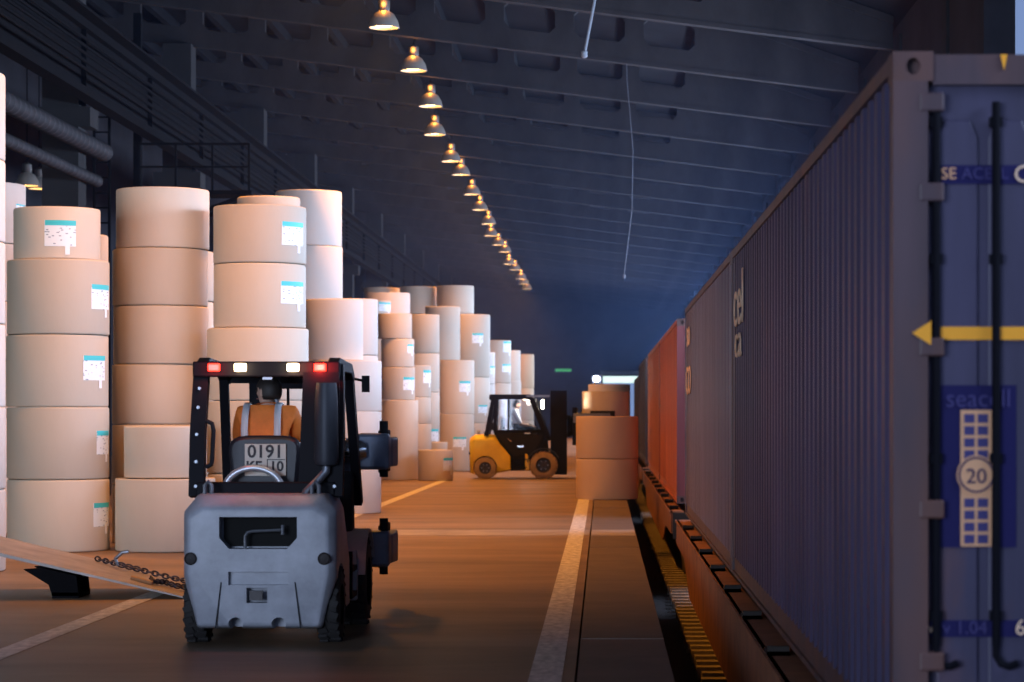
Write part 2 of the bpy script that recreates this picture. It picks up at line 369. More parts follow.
# hanging rods and cables
o = MB().tube([(X(597, 38), 38, 10.3), (X(595.5, 38), 38, 8.2), (X(584.5, 38), 38, Z(54, 38))], .022, 8).lathe([(.02, 0), (.05, .02), (.05, .1), (.02, .12)], (X(584.3, 38), 38, Z(58, 38)), 'z', 10).build('hanging_rod', mat('grey_rod', (.25, .28, .32), .5))
tag(o, 'pale grey rod hanging from the roof near the top centre', 'rod')
pts = [(X(626, 50.3), 50.3, 9.75), (X(627, 50.3), 50.3, Z(80, 50.3)), (X(633, 50.3), 50.3, Z(150, 50.3)), (X(632, 50.3), 50.3, Z(210, 50.3)), (X(624, 50.3), 50.3, Z(275, 50.3))]
o = MB().tube(pts, .008, 6).lathe([(.01, 0), (.03, .01), (.03, .07), (.01, .08)], (pts[-1][0], 50.3, pts[-1][2] - .07), 'z', 8).build('hanging_cable', mat('grey_cable', (.11, .12, .15), .6))
tag(o, 'long thin cable with a small pull dangling from the roof beams', 'cable')

# ------------------------------------------------------------------ track
trk = empty('railway_track', (2.38, 0, -1.22)); tag(trk, 'railway track with pale sleeper ends in the dark trench beside the platform', 'railway track')
sl = MB().prism([(-.14, 0), (.14, 0), (.11, .2), (-.11, .2)], -1.35, 1.35, 'x').mesh('sleeper', 0)
for k in range(190):
    link(sl, 'sleeper', M['sleeper'], trk, (random.uniform(-.03, .03), 10 + .58 * k, -.06))
for sx in (-.76, .76):
    MB().prism([(-.075, 0), (.075, 0), (.075, .02), (.012, .04), (.012, .12), (.035, .135), (.035, .165), (-.035, .165), (-.035, .135), (-.012, .12), (-.012, .04), (-.075, .02)], 0, 170, 'y').build('rail', M['rail'], trk, (sx, -5, .14), smooth=0)

# ------------------------------------------------------------------ containers
def paint(name, c, rust=.35, rough=.5):
    m = mat(name, c, rough, var=.62, scale=2.2, stretch=(1, 2.6, .10), spec=.5); nt = m.node_tree; b = nt.nodes['Principled BSDF']
    src = b.inputs['Base Color'].links[0].from_socket
    tc = nt.nodes.new('ShaderNodeTexCoord'); nz = nt.nodes.new('ShaderNodeTexNoise'); nz.inputs['Scale'].default_value = 2.6; nz.inputs['Detail'].default_value = 8
    mp = nt.nodes.new('ShaderNodeMapping'); mp.inputs['Scale'].default_value = (1, 1.2, .3); nt.links.new(tc.outputs['Object'], mp.inputs[0]); nt.links.new(mp.outputs[0], nz.inputs['Vector'])
    rp = nt.nodes.new('ShaderNodeValToRGB'); rp.color_ramp.elements[0].position = .72 - rust * .35; rp.color_ramp.elements[1].position = .80
    rp.color_ramp.elements[0].color = (0, 0, 0, 1); rp.color_ramp.elements[1].color = (.8, .8, .8, 1)
    mx = nt.nodes.new('ShaderNodeMix'); mx.data_type = 'RGBA'; mx.inputs['B'].default_value = (.16, .06, .03, 1)
    nt.links.new(nz.outputs[0], rp.inputs[0]); nt.links.new(rp.outputs[0], mx.inputs['Factor']); nt.links.new(src, mx.inputs['A'])
    nt.links.new(mx.outputs['Result'], b.inputs['Base Color']); return m
M['blue'] = paint('indigo_container_paint', (.072, .062, .125), .3)
M['blue_rail'] = paint('rusty_indigo_rail', (.095, .058, .07), .8)
M['blue2'] = paint('faded_violet_container_paint', (.15, .125, .185), .15, .42)
M['orange'] = paint('orange_container_paint', (.62, .15, .045), .15)
M['maroon'] = paint('maroon_end_paint', (.22, .045, .05), .3)
M['orange2'] = paint('brick_container_paint', (.55, .17, .06), .15)
M['dark_cont'] = paint('dark_container_paint', (.045, .03, .03), .3)
M['lockbar'] = mat('locking_bar_black', (.004, .004, .008), .7, spec=.1)
M['yellow_mark'] = mat('yellow_marking', (.95, .40, .02), .5)
M['tan_print'] = mat('tan_print', (.72, .38, .20), .6)
M['navy'] = mat('navy_panel', (.012, .010, .075), .6, spec=.2)
M['faint'] = mat('faint_violet_print', (.06, .052, .17), .6, spec=.2)
M['cream'] = mat('cream_lettering', (.80, .56, .38), .6)
M['hole'] = mat('dark_inside', (.004, .004, .004), .9)
CL, CW, CH = 12.19, 2.44, 2.90

def corr_panel(y0, y1, x, z0, z1, sgn, pitch=.278, dep=.036):
    """corrugated wall in the yz plane, outer face towards sgn"""
    pr = []; y = y0; a, s = .10 * pitch / .278, .05 * pitch / .278; b = pitch - a - 2 * s
    while y + pitch <= y1 + .001:
        pr += [(0, y), (0, y + a), (dep, y + a + s), (dep, y + a + s + b)]; y += pitch
    pr += [(0, y), (0, y1)]
    vs = [(x - sgn * d, yy, z) for d, yy in pr for z in (z0, z1)]
    fs = [(2 * i, 2 * i + 1, 2 * i + 3, 2 * i + 2) for i in range(len(pr) - 1)]
    return MB().add(vs, fs)
def castings():
    n = 16; hw, hh = .0625, .059
    sq = []
    for k in range(n):
        a = 2 * PI * k / n; c, s = math.cos(a), math.sin(a); q = max(abs(c), abs(s)); sq.append((c / q, s / q))
    mb = MB()
    outer = [(p[0] * .081, p[1] * .059) for p in sq]; inner = [(.028 * math.cos(2 * PI * k / n), .034 * math.sin(2 * PI * k / n)) for k in range(n)]
    mb.ring_plate(outer, inner, -.089, -.06)
    mb.box(-.081, -.05, -.06, .089, -.059, .059).box(.05, .081, -.06, .089, -.059, .059).box(-.05, .05, .06, .089, -.059, .059)
    mb.box(-.05, .05, -.06, .06, .045, .059).box(-.05, .05, -.06, .06, -.059, -.045).box(-.05, .05, -.03, .06, -.045, .045)
    return mb.mesh('corner_casting', 30)
cast_me = castings()
def container(name, x0, y0, z0, body, rail, post, label, near_doors=True, H=CH):
    r = empty(name, (x0 + CW / 2, y0, z0)); tag(r, label, 'shipping container')
    hw = CW / 2; L = CL
    for sy in (0, 1):
        yy = .089 if sy == 0 else L - .089
        for sx in (-1, 1):
            for sz in (0, 1):
                c = link(cast_me, 'corner_casting', post, r, (sx * (hw - .081), yy, .059 if sz == 0 else H - .059))
                if sy: c.rotation_euler = (0, 0, PI)
            MB().prism([(sx * hw, 0), (sx * (hw - .14), 0), (sx * (hw - .14), .06), (sx * (hw - .05), .12), (sx * hw, .12)] if sy == 0 else
                       [(sx * hw, L), (sx * (hw - .14), L), (sx * (hw - .14), L - .06), (sx * (hw - .05), L - .12), (sx * hw, L - .12)], .118, H - .118, 'z').build('corner_post', post, r, smooth=0)
        MB().box(-hw + .162, hw - .162, yy - .07, yy + .05, H - .13, H - .01).build('door_header' if sy == 0 else 'end_header', rail, r, smooth=0)
        MB().box(-hw + .162, hw - .162, yy - .07, yy + .05, .01, .15).build('door_sill' if sy == 0 else 'end_sill', rail, r, smooth=0)
    for sx in (-1, 1):
        MB().box(sx * hw - (0 if sx < 0 else .06), sx * hw + (.06 if sx < 0 else 0), .178, L - .178, H - .075, H - .008).build('top_rail', rail, r, smooth=0)
        MB().prism([(sx * hw, .0), (sx * hw, .03), (sx * (hw - .02), .03), (sx * (hw - .02), .16), (sx * (hw - .03), .16), (sx * (hw - .03), .01), (sx * (hw - .16), .01), (sx * (hw - .16), 0)], .178, L - .178, 'y').build('bottom_rail', rail, r, smooth=0)
        corr_panel(.12, L - .12, sx * (hw - .012), .15, H - .07, sx).build('side_panel', body, r, smooth=0)
    MB().box(-hw + .05, hw - .05, .1, L - .1, H - .045, H - .03).build('roof_panel', body, r, smooth=0)
    MB().box(-hw + .05, hw - .05, .1, L - .1, .14, .16).build('floor_panel', M['hole'], r, smooth=0)
    MB().box(-hw + .14, hw - .14, L - .09, L - .05, .14, H - .13).build('end_wall', body, r, smooth=0)
    if near_doors:
        for sx in (-1, 1):
            e = sx * (hw - .15); c0 = sx * .012; lo, hi = min(e, c0), max(e, c0)
            d = empty('door'); d.parent = r
            # pressed steel leaf: flat frame with raised panels
            mb = MB().box(lo, hi, .062, .085, .15, H - .13)
            leaf = mb.build('leaf', body, d, smooth=0)
            for k in range(5):
                wdt = (hi - lo - .02) / 5; a = lo + .01 + k * wdt
                prs = [(a + .02, .30), (a + wdt - .02, .30), (a + wdt - .02, H - .34), (a + wdt - .05, H - .27), (a + .05, H - .27), (a + .02, H - .34)]
                MB().prism(prs, .046, .066, 'y').build('pressed_panel', body, d, smooth=0, bevel=.008)
            for q in (.07, .31):
                xb = sx * (hw - .176) if q < .1 else sx * (hw - .416)
                bar = MB().tube([(xb, .022, .52), (xb, .022, H - .20)], .017, 10).tube([(xb, .022, .54), (xb, .022, .48), (xb + .02, .018, .447), (xb + .05, .012, .437), (xb + .085, .012, .452)], .015, 8).build('locking_bar', M['lockbar'], d)
                for zz in (.62, 1.25, 2.05, 2.6): MB().box(xb - .025, xb + .025, .012, .05, zz, zz + .04).build('bar_bracket', M['lockbar'], d, smooth=0)
            for zz in (.42, 1.03, 1.68, 2.30, 2.66):
                MB().box(sx * (hw - .155) - .05, sx * (hw - .155) + .05, -.004, .06, zz, zz + .075).build('hinge', post, d, smooth=0, bevel=.008)
    return r

XC = 1.16                               # near side of the train
z_c = .235
c1 = container('shipping_container', XC, 9.67, z_c, M['blue'], M['blue_rail'], M['blue_rail'], 'indigo blue shipping container nearest in front with a yellow arrow on its door')
c2 = container('shipping_container', XC, 21.98, z_c, M['blue2'], M['blue_rail'], M['blue2'], 'faded violet grey shipping container second from the front on the wagon')
c3 = container('shipping_container', XC, 37.9, z_c, M['orange'], M['orange'], M['maroon'], 'bright orange shipping container with a maroon end behind the violet one')
c4 = container('shipping_container', XC, 50.2, z_c, M['orange2'], M['orange2'], M['orange2'], 'brick orange shipping container farther along behind the bright orange one')
c5 = container('shipping_container', XC, 65.9, z_c, M['dark_cont'], M['dark_cont'], M['dark_cont'], 'near black shipping container on the third wagon past the orange pair')
c6 = container('shipping_container', XC, 78.3, z_c, M['dark_cont'], M['dark_cont'], M['dark_cont'], 'lower dark shipping container at the far end of the train', H=2.59)
# marks on the near door (local: x from centre, y=0 door plane)
def on_door(u): return X(u, 9.67) - (XC + CW / 2)
def zz_(v): return Z(v, 9.67) - z_c
def plate(name, u0, u1, v0, v1, m, par, y=.043, t=.003): return MB().box(on_door(u0), on_door(u1), y - t, y, zz_(v1), zz_(v0)).build(name, m, par, smooth=0)
plate('navy_band', 938, 1110, 164, 183, M['navy'], c1)
plate('navy_panel', 941, 1018, 385, 548, M['navy'], c1)
plate('navy_band', 930, 1110, 621, 638, M['navy'], c1)
text('SE', .066, M['tan_print'], c1, (on_door(950), .036, zz_(173)), (PI / 2, 0, 0))
text('ACELL', .066, M['faint'], c1, (on_door(963), .036, zz_(173)), (PI / 2, 0, 0), 'LEFT')
text('C', .10, M['cream'], c1, (on_door(1024), .036, zz_(174)), (PI / 2, 0, 0))
text('seacell', .105, M['faint'], c1, (on_door(980), .036, zz_(399)), (PI / 2, 0, 0), sx=.95)
text('w', .06, M['cream'], c1, (on_door(934), .036, zz_(629)), (PI / 2, 0, 0))
text('v', .07, M['faint'], c1, (on_door(948), .036, zz_(629)), (PI / 2, 0, 0))
text('1.04', .075, M['faint'], c1, (on_door(973), .036, zz_(629)), (PI / 2, 0, 0))
text('6', .09, M['cream'], c1, (on_door(1022), .036, zz_(629)), (PI / 2, 0, 0))
a0, a1, b0, b1 = on_door(912), on_door(931), zz_(333), on_door(1115)
MB().prism([(a0, b0), (a1, b0 - .048), (a1, b0 + .048)], -.005, -.001, 'y').build('arrow_head', M['yellow_mark'], c1, smooth=0)
MB().box(a1 - .004, b1, .036, .042, b0 - .026, b0 + .026).build('arrow_shaft', M['yellow_mark'], c1, smooth=0)
mb = MB().prism([(on_door(1001), zz_(54)), (on_door(1008), zz_(54)), (on_door(1004.5), zz_(70))], .010, .016, 'y').build('yellow_triangle', M['yellow_mark'], c1, smooth=0)
tp = plate('tan_strip', 962, 993, 410, 547, M['tan_print'], c1, .039)
for rr in range(11):
    for cc in (0, 1):
        vv = 414 + rr * 12.1
        if 452 < vv < 494 - 2: continue
        MB().box(on_door(965.5 + cc * 13.5), on_door(976 + cc * 13.5), .034, .036, zz_(vv + 9), zz_(vv)).build('print_block', M['faint'], tp, smooth=0)
MB().lathe([(.078, .030), (.078, .035)], (on_door(977.5), 0, zz_(475)), 'y', 32).build('round_emblem', M['tan_print'], c1, smooth=0)
MB().lathe([(.072, .0285), (.072, .031), (.064, .031), (.064, .0285), (.072, .0285)], (on_door(977.5), 0, zz_(475)), 'y', 32, cap=False).build('emblem_ring', M['navy'], c1, smooth=0)
text('20', .085, M['navy'], c1, (on_door(977.5), .028, zz_(477)), (PI / 2, 0, 0))
# lettering on the long sides (reads from far to near)
def side_text(par, body, y, z, size, m, sx=1): return text(body, size, m, par, (-CW / 2 - .001, y, z), (PI / 2, 0, -PI / 2), sx=sx, ext=.004)
side_text(c1, 'cel', 11.05, 2.63 - z_c, .66, M['cream'], 2.0)
side_text(c1, 'ca', 11.10, 2.29 - z_c, .44, M['cream'], 2.7)
side_text(c2, 'so', 10.9, 2.74 - z_c, .55, M['cream'], 2.4)
side_text(c2, 'CO', 10.9, 2.08 - z_c, .55, M['cream'], 2.2)

# ------------------------------------------------------------------ flat wagons
M['wagon'] = mat('rusty_wagon_paint', (.30, .12, .055), .7, var=.5, scale=2.5, bump=.1, bscale=15)
M['wagon_dark'] = mat('sooty_steel', (.03, .022, .018), .7, metal=.3, var=.4, scale=3)
def wagon(y0, L, label, zt=.13):
    r = empty('flat_wagon', (2.38, y0, 0)); tag(r, label, 'rail wagon')
    xo = 2.38 - 1.03
    MB().box(-xo + .2, xo - .2, 0, L, zt - .16, zt - .03).build('deck', M['wagon_dark'], r, smooth=0)
    prof = [(0, zt), (L, zt), (L, zt - .34), (L - 3.2, zt - .36), (L - 5.2, zt - .72), (5.2, zt - .72), (3.2, zt - .36), (0, zt - .34)]
    for sx in (-1, 1):
        a, b = sx * (xo - .02), sx * (xo - .05)
        MB().prism(prof, min(a, b), max(a, b), 'x').box(min(sx * xo, sx * (xo - .22)), max(sx * xo, sx * (xo - .22)), 0, L, zt - .03, zt).build('side_sill', M['wagon'], r, smooth=0)
        y = 1.0
        while y < L - .5:
            c = sx * (xo - .09)
            MB().box(c - .07, c + .07, y - .16, y + .16, zt, zt + .028).box(c - .07, c + .07, y - .16, y - .10, zt, zt + .06).build('stake_pocket', M['wagon_dark'], r, smooth=0)
            y += 2.7
    for yb in (2.6, L - 2.6):
        bg_ = empty('bogie'); bg_.parent = r; bg_.location = (0, yb, 0)
        for sx in (-1, 1):
            MB().prism([(-1.35, -.62), (-1.0, -.50), (-.5, -.42), (.5, -.42), (1.0, -.5), (1.35, -.62), (1.35, -.82), (.95, -.82), (.45, -.98), (-.45, -.98), (-.95, -.82), (-1.35, -.82)], sx * .98 - .07, sx * .98 + .07, 'x').build('side_frame', M['wagon_dark'], bg_, smooth=0)
            for yy in (-.95, .95):
                MB().lathe([(.10, -.06), (.44, -.06), (.475, -.045), (.475, -.02), (.44, .0), (.44, .07), (.40, .07), (.38, .03), (.15, .03), (.12, .1)] if sx < 0 else [(.12, -.1), (.15, -.03), (.38, -.03), (.40, -.07), (.44, -.07), (.44, 0), (.475, .02), (.475, .045), (.44, .06), (.10, .06)], (sx * .76, yy, -.44), 'x', 28).build('wheel', M['rail'], bg_)
        for yy in (-.95, .95): MB().lathe([(.07, -.9), (.07, .9)], (0, yy, -.44), 'x', 12).build('axle', M['wagon_dark'], bg_)
        MB().box(-.95, .95, -.25, .25, -.75, -.25).build('bolster', M['wagon_dark'], bg_, smooth=0)
    for ye, s in ((0, -1), (L, 1)):
        MB().box(-xo + .05, xo - .05, ye - .06, ye + .06, zt - .42, zt - .02).build('headstock', M['wagon_dark'], r, smooth=0)
        MB().box(-.14, .14, min(ye, ye + s * .55), max(ye, ye + s * .55), zt - .4, zt - .12).box(-.2, .2, min(ye + s * .55, ye + s * .78), max(ye + s * .55, ye + s * .78), zt - .44, zt - .06).build('coupler', M['wagon_dark'], r, smooth=0)
        MB().tube([(-.9, ye + s * .06, zt - .2), (-.95, ye + s * .3, zt - .5), (-.6, ye + s * .45, zt - .65), (-.3, ye + s * .6, zt - .45)], .03, 8).build('brake_hose', M['wagon_dark'], r)
    return r
wagon(9.2, 25.4, 'rusty brown flat wagon under the two blue containers')
wagon(37.4, 25.5, 'rusty flat wagon under the two orange containers')
wagon(65.4, 25.5, 'dark flat wagon under the far black containers', .13)

# ------------------------------------------------------------------ paper rolls
ROLL_CACHE = {}
def roll_mesh(r, h):
    k = (round(r, 3), round(h, 3))
    if k not in ROLL_CACHE:
        b = .012; ci = .06
        prof = [(ci, .03), (ci, .004), (r - .03, .004), (r - b, 0.003), (r - .003, b), (r, b * 2), (r, h - b * 2), (r - .003, h - b), (r - b, h - .002), (r - .03, h - .006), (ci, h - .006), (ci, h - .03)]
        wr = MB().lathe(prof, n=56).mesh('paper_roll', 50)
        co = MB().lathe([(.058, h - .20), (.058, h - .004), (.044, h - .004), (.044, h - .20)], n=20, cap=False).mesh('core', 50)
        ROLL_CACHE[k] = (wr, co)
    return ROLL_CACHE[k]
def patch(r, a0, a1, z0, z1, n=8):
    vs = []; fs = []
    for i in range(n + 1):
        a = a0 + (a1 - a0) * i / n
        for rr in (r + .002, r + .005):
            for z in (z0, z1): vs.append((rr * math.sin(a), -rr * math.cos(a), z))
    for i in range(n):
        b = 4 * i; c = b + 4
        fs += [(b + 2, c + 2, c + 3, b + 3), (b, b + 1, c + 1, c), (b + 1, b + 3, c + 3, c + 1), (b, c, c + 2, b + 2)]
    fs += [(0, 2, 3, 1), (4 * n, 4 * n + 1, 4 * n + 3, 4 * n + 2)]
    return MB().add(vs, fs)
FROMTOP = ['topmost', 'second from the top', 'third from the top', 'fourth from the top', 'fifth from the top', 'sixth from the top', 'seventh from the top']
def roll(x, y, z, r, h, label, group, labels=(), mt='kraft', Dc=None):
    wr, co = roll_mesh(r, h)
    wr2 = wr if not wr.materials or wr.materials[0] == M[mt] else wr.copy()
    if wr2 is not wr: wr2.materials.clear()
    o = link(wr2, 'paper_roll', M[mt], None, (x, y, z)); tag(o, label, 'paper roll', group)
    o.rotation_euler = (0, 0, 0)
    link(co, 'core', M['core'], o)
    view = math.atan2(-x, y)            # the direction to the camera seen from the roll
    uc = U0 + x * F / y; hw = r * F / y; Df = y - r
    for (u0, u1, v0, v1) in labels:
        s0, s1 = [max(-.97, min(.97, (u - uc) / hw)) for u in (u0, u1)]
        a0, a1 = math.asin(s0) + view, math.asin(s1) + view
        t, bt = Z(v0, Df) - z, Z(v1, Df) - z
        lb = patch(r, a0, a1, bt, t).build('shipping_label', M['label'], o, smooth=30)
        patch(r + .003, a0 + .02 * (a1 - a0), a1, t - (t - bt) * .2, t).build('label_header', M['label_head'], lb, smooth=30)
        ac = a0 + (a1 - a0) * .72; da = .028 / r
        vs = patch(r + .002, ac - da, ac + da, bt - (t - bt) * .32, bt + .01, 2)
        vs.build('label_tail', M['label_tail'], lb, smooth=30)
    return o
def stack(desc, Df, us, vs, fill=0, labels={}, group='stacked kraft paper rolls', mt='kraft'):
    """us: one (uL,uR) or one per roll, top down; vs: top edges seen in the photo, top down; Df: depth of the stack's front"""
    n = len(vs)
    if isinstance(us, tuple): us = [us] * n
    us = list(us)
    while len(us) < n + fill: us.append(us[-1])
    rad0 = (us[-1][1] - us[-1][0]) / 2 * Df / (F - (us[-1][1] - us[-1][0]) / 2)
    zs = [Z(v, Df) for v in vs]
    if fill:
        st = zs[-1] / (fill + 1)
        zs += [zs[-1] - st * (k + 1) for k in range(fill)]
    zs.append(0.0)
    tot = len(zs) - 1
    for k in range(tot):
        uL, uR = us[k]; w2 = (uR - uL) / 2; r = w2 * Df / (F - w2)
        D = Df + rad0
        r = w2 * D / F
        x = X((uL + uR) / 2, D)
        pos = 'only' if tot == 1 else ('lowest' if k == tot - 1 else FROMTOP[k])
        lab = ('%s paper roll of %s' % (pos, desc)) if tot > 1 else 'paper roll %s' % desc
        jx = 0 if k == tot - 1 else random.uniform(-.008, .008)
        roll(x + jx, D, zs[k + 1] + .001, r, zs[k] - zs[k + 1] - .003, lab, group, labels.get(k, ()), mt)

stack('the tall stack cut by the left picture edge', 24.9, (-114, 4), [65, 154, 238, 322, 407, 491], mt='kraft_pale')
stack('the labelled stack second from left', 28.75, [(14, 99), (8, 108), (7.5, 107.5), (8, 108), (8.5, 108.5)], [205, 258, 334, 407, 480],
      labels={0: [(45, 75, 220, 246)], 1: [(90, 107, 283, 308)], 2: [(82, 103, 355, 380)], 3: [(95, 107.6, 431, 455)], 4: [(92, 107.6, 504, 528)]})
stack('the stack peeping over the labelled one', 33, (-75, 24), [180, 242], 4, labels={0: [(14, 23.5, 201, 208)]}, mt='kraft_pale')
stack('the stack mostly hidden behind the labelled one', 31.5, (18, 107), [232, 292], 3)
stack('the tall plain stack left of the grey forklift', 30.4, [(117, 209), (113, 207), (113.5, 207.5), (113, 206.5)], [186, 247, 305, 364], 2)
stack('the low two-roll stack in front of the tall plain one', 28.75, [(124, 200), (116, 215)], [426, 479])
stack('the labelled stack above the grey forklift', 29.9, [(213.6, 305.6), (214.5, 306), (208, 308.6)], [203, 262, 327], 2,
      labels={0: [(281, 302, 220.5, 244)], 1: [(280, 302, 280.5, 303)]})
stack('the narrow stack just behind the forklift cab stack', 33, (237, 299.5), [195, 255], 4)
stack('the stack behind the tall plain one', 34, (128, 213), [249, 300], 3)
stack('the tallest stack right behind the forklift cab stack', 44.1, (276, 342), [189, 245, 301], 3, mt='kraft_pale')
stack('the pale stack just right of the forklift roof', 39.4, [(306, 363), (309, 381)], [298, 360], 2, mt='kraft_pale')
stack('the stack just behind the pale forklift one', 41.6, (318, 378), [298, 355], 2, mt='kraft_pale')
stack('the slim four-roll stack beside the clamp arm', 58.7, [(378, 412), (381, 414), (381, 415), (382, 418)], [313, 338.5, 367, 400],
      labels={1: [(407, 413, 344, 353)], 2: [(403, 414, 377, 390)]})
stack('the half-hidden slim stack behind the four-roll one', 60.5, (398, 431), [365, 397], 2, labels={0: [(423, 430.5, 370, 383)]})
stack('the taller slim stack behind the half-hidden one', 63.6, (408, 439.5), [314, 353, 392], 1, labels={3: [(430, 438, 429, 441)]})
stack('standing alone on the floor at the aisle line', 58, (418, 453), [450], labels={0: [(443, 452.5, 458, 471)]})
stack('peeping out behind the lone roll at the aisle line', 62.2, (420, 447.5), [442])
stack('the two-roll labelled stack left of the yellow forklift', 67, (440, 474), [360, 414], labels={0: [(459, 470, 381, 392)], 1: [(453, 466, 437, 447)]})
stack('the wide stack behind the slim four-roll stack', 65.4, (365, 410), [292, 315], 4, mt='kraft_pale')
stack('the stack showing a corner beside the wide stack', 61.5, (357, 391), [300, 330], 3, labels={0: [(378.5, 390.5, 302, 311)]})
stack('the stack rising behind the two-roll labelled stack', 68.5, (425, 460), [306, 360], 2)
stack('the tall labelled stack beside the two-roll one', 69.6, (452, 490), [314, 377], 1, labels={0: [(472, 483, 333, 343)], 1: [(478, 487, 405, 413)]})
stack('the back-row stack with the rightmost high top', 72.4, (437, 474), [285, 313], 4)
stack('the back-row stack with the middle high top', 72.8, (400, 436.5), [286, 314], 4)
stack('the back-row stack with the leftmost high top', 73.4, (364, 399.5), [287, 315], 4)
stack('the sliver stack left of the yellow cab', 74.9, (462, 495), [352, 384], 2, labels={0: [(489, 494.5, 366, 374)]}, mt='kraft_pale')
stack('the labelled stack above the yellow cab', 79.5, (477, 511), [340, 383], 1, labels={0: [(503, 510.5, 341, 352), (502, 510.5, 364, 372)]})
stack('the dim stack second from the end', 89.5, (490, 520.5), [350, 383], 2)
stack('the low stack before the dim end', 85.5, (489, 521), [381, 412])
stack('the farthest dim stack ending the row', 95.5, (506, 534), [354, 388], 1, mt='kraft_lamplit')
stack('the orange-lit pair standing on the platform edge', 45.7, (576, 638), [416, 459], group='rolls on the platform edge', mt='kraft_lamplit')
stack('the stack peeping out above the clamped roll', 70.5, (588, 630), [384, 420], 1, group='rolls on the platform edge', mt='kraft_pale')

# ------------------------------------------------------------------ forklifts
M['grey_paint'] = mat('grey_forklift_paint', (.42, .44, .50), .42, var=.35, scale=4, bump=.03, bscale=30)
M['yellow_paint'] = mat('yellow_forklift_paint', (.88, .62, .02), .4, var=.2, scale=3)
M['fl_black'] = mat('black_forklift_paint', (.006, .006, .010), .6, spec=.15, var=.2, scale=5)
M['fl_dark'] = mat('dark_plastic', (.012, .012, .016), .7, spec=.2)
M['tyre'] = mat('black_tyre', (.03, .027, .027), .8, var=.4, scale=6)
M['tyre_tan'] = mat('dusty_tan_tyre', (.42, .29, .16), .85, var=.45, scale=6)
M['hub'] = mat('hub_dark', (.05, .045, .045), .5, metal=.5)
M['chrome'] = mat('chrome_rod', (.75, .78, .82), .15, metal=1)
M['steel'] = mat('worn_steel', (.30, .32, .36), .4, metal=.8, var=.3, scale=5)
M['muffler'] = mat('muffler_steel', (.035, .038, .05), .5, metal=.4, var=.3, scale=6)
M['clamp'] = mat('blue_grey_clamp_paint', (.20, .235, .32), .45, metal=.3, var=.3, scale=5)
M['red_lamp'] = mat('red_tail_lamp', (1, .03, .02), .3, emit=(1, .03, .015), estr=5)
M['white_lamp'] = mat('warm_rear_lamp', (1, .85, .6), .3, emit=(1, .75, .42), estr=9)
M['work_lamp'] = mat('work_lamp_lit', (1, .9, .7), .3, emit=(1, .86, .62), estr=40)
M['lens'] = mat('dark_lens', (.02, .014, .014), .5, spec=.2)
M['plate'] = mat('number_plate', (.50, .50, .44), .5)
M['ink'] = mat('plate_ink', (.02, .02, .025), .6)
M['seat'] = mat('black_seat_vinyl', (.012, .014, .022), .42, spec=.35)
M['cab_glass'] = clear_glass('cab_glass', (.92, .94, .97), .025)
M['tank'] = mat('grey_hoop', (.55, .58, .62), .35, metal=.5)

def wheel(parent, x, y, r, wdt, tyre, sgn, name='wheel'):
    e = empty(name); e.parent = parent; e.location = (x, y, r)
    h = wdt / 2
    mb = MB().lathe([(r * .56, -h), (r * .86, -h), (r * .97, -h * .8), (r, -h * .5), (r, h * .5), (r * .97, h * .8), (r * .86, h), (r * .56, h)], (0, 0, 0), 'x', 40, cap=False)
    for k in range(20):                     # tread lugs
        a = 2 * PI * k / 20
        for s, q in ((-1, 0), (1, .5)):
            b = a + q * 2 * PI / 20
            p0 = Vector((s * h * .1, r * 1.0 * math.cos(b), r * 1.0 * math.sin(b))); p1 = Vector((s * h * .93, r * .985 * math.cos(b + .09), r * .985 * math.sin(b + .09)))
            mb.bar(p0, p1, .05 * r / .3, .028, up=(0, math.cos(b), math.sin(b)))
    mb.build('tyre', tyre, e)
    o = h * .7 * sgn
    MB().lathe([(r * .58, -o), (r * .58, o), (r * .50, o * 1.05), (r * .44, o * .5), (r * .22, o * .5), (r * .2, o * .95), (.001, o * .95)], (0, 0, 0), 'x', 32, cap=False).build('rim', M['hub'], e)
    for k in range(6):
        a = 2 * PI * k / 6
        MB().lathe([(.018, o * .5), (.018, o * .72)], (0, r * .33 * math.cos(a), r * .33 * math.sin(a)), 'x', 6).build('wheel_nut', M['steel'], e, smooth=0)
    return e

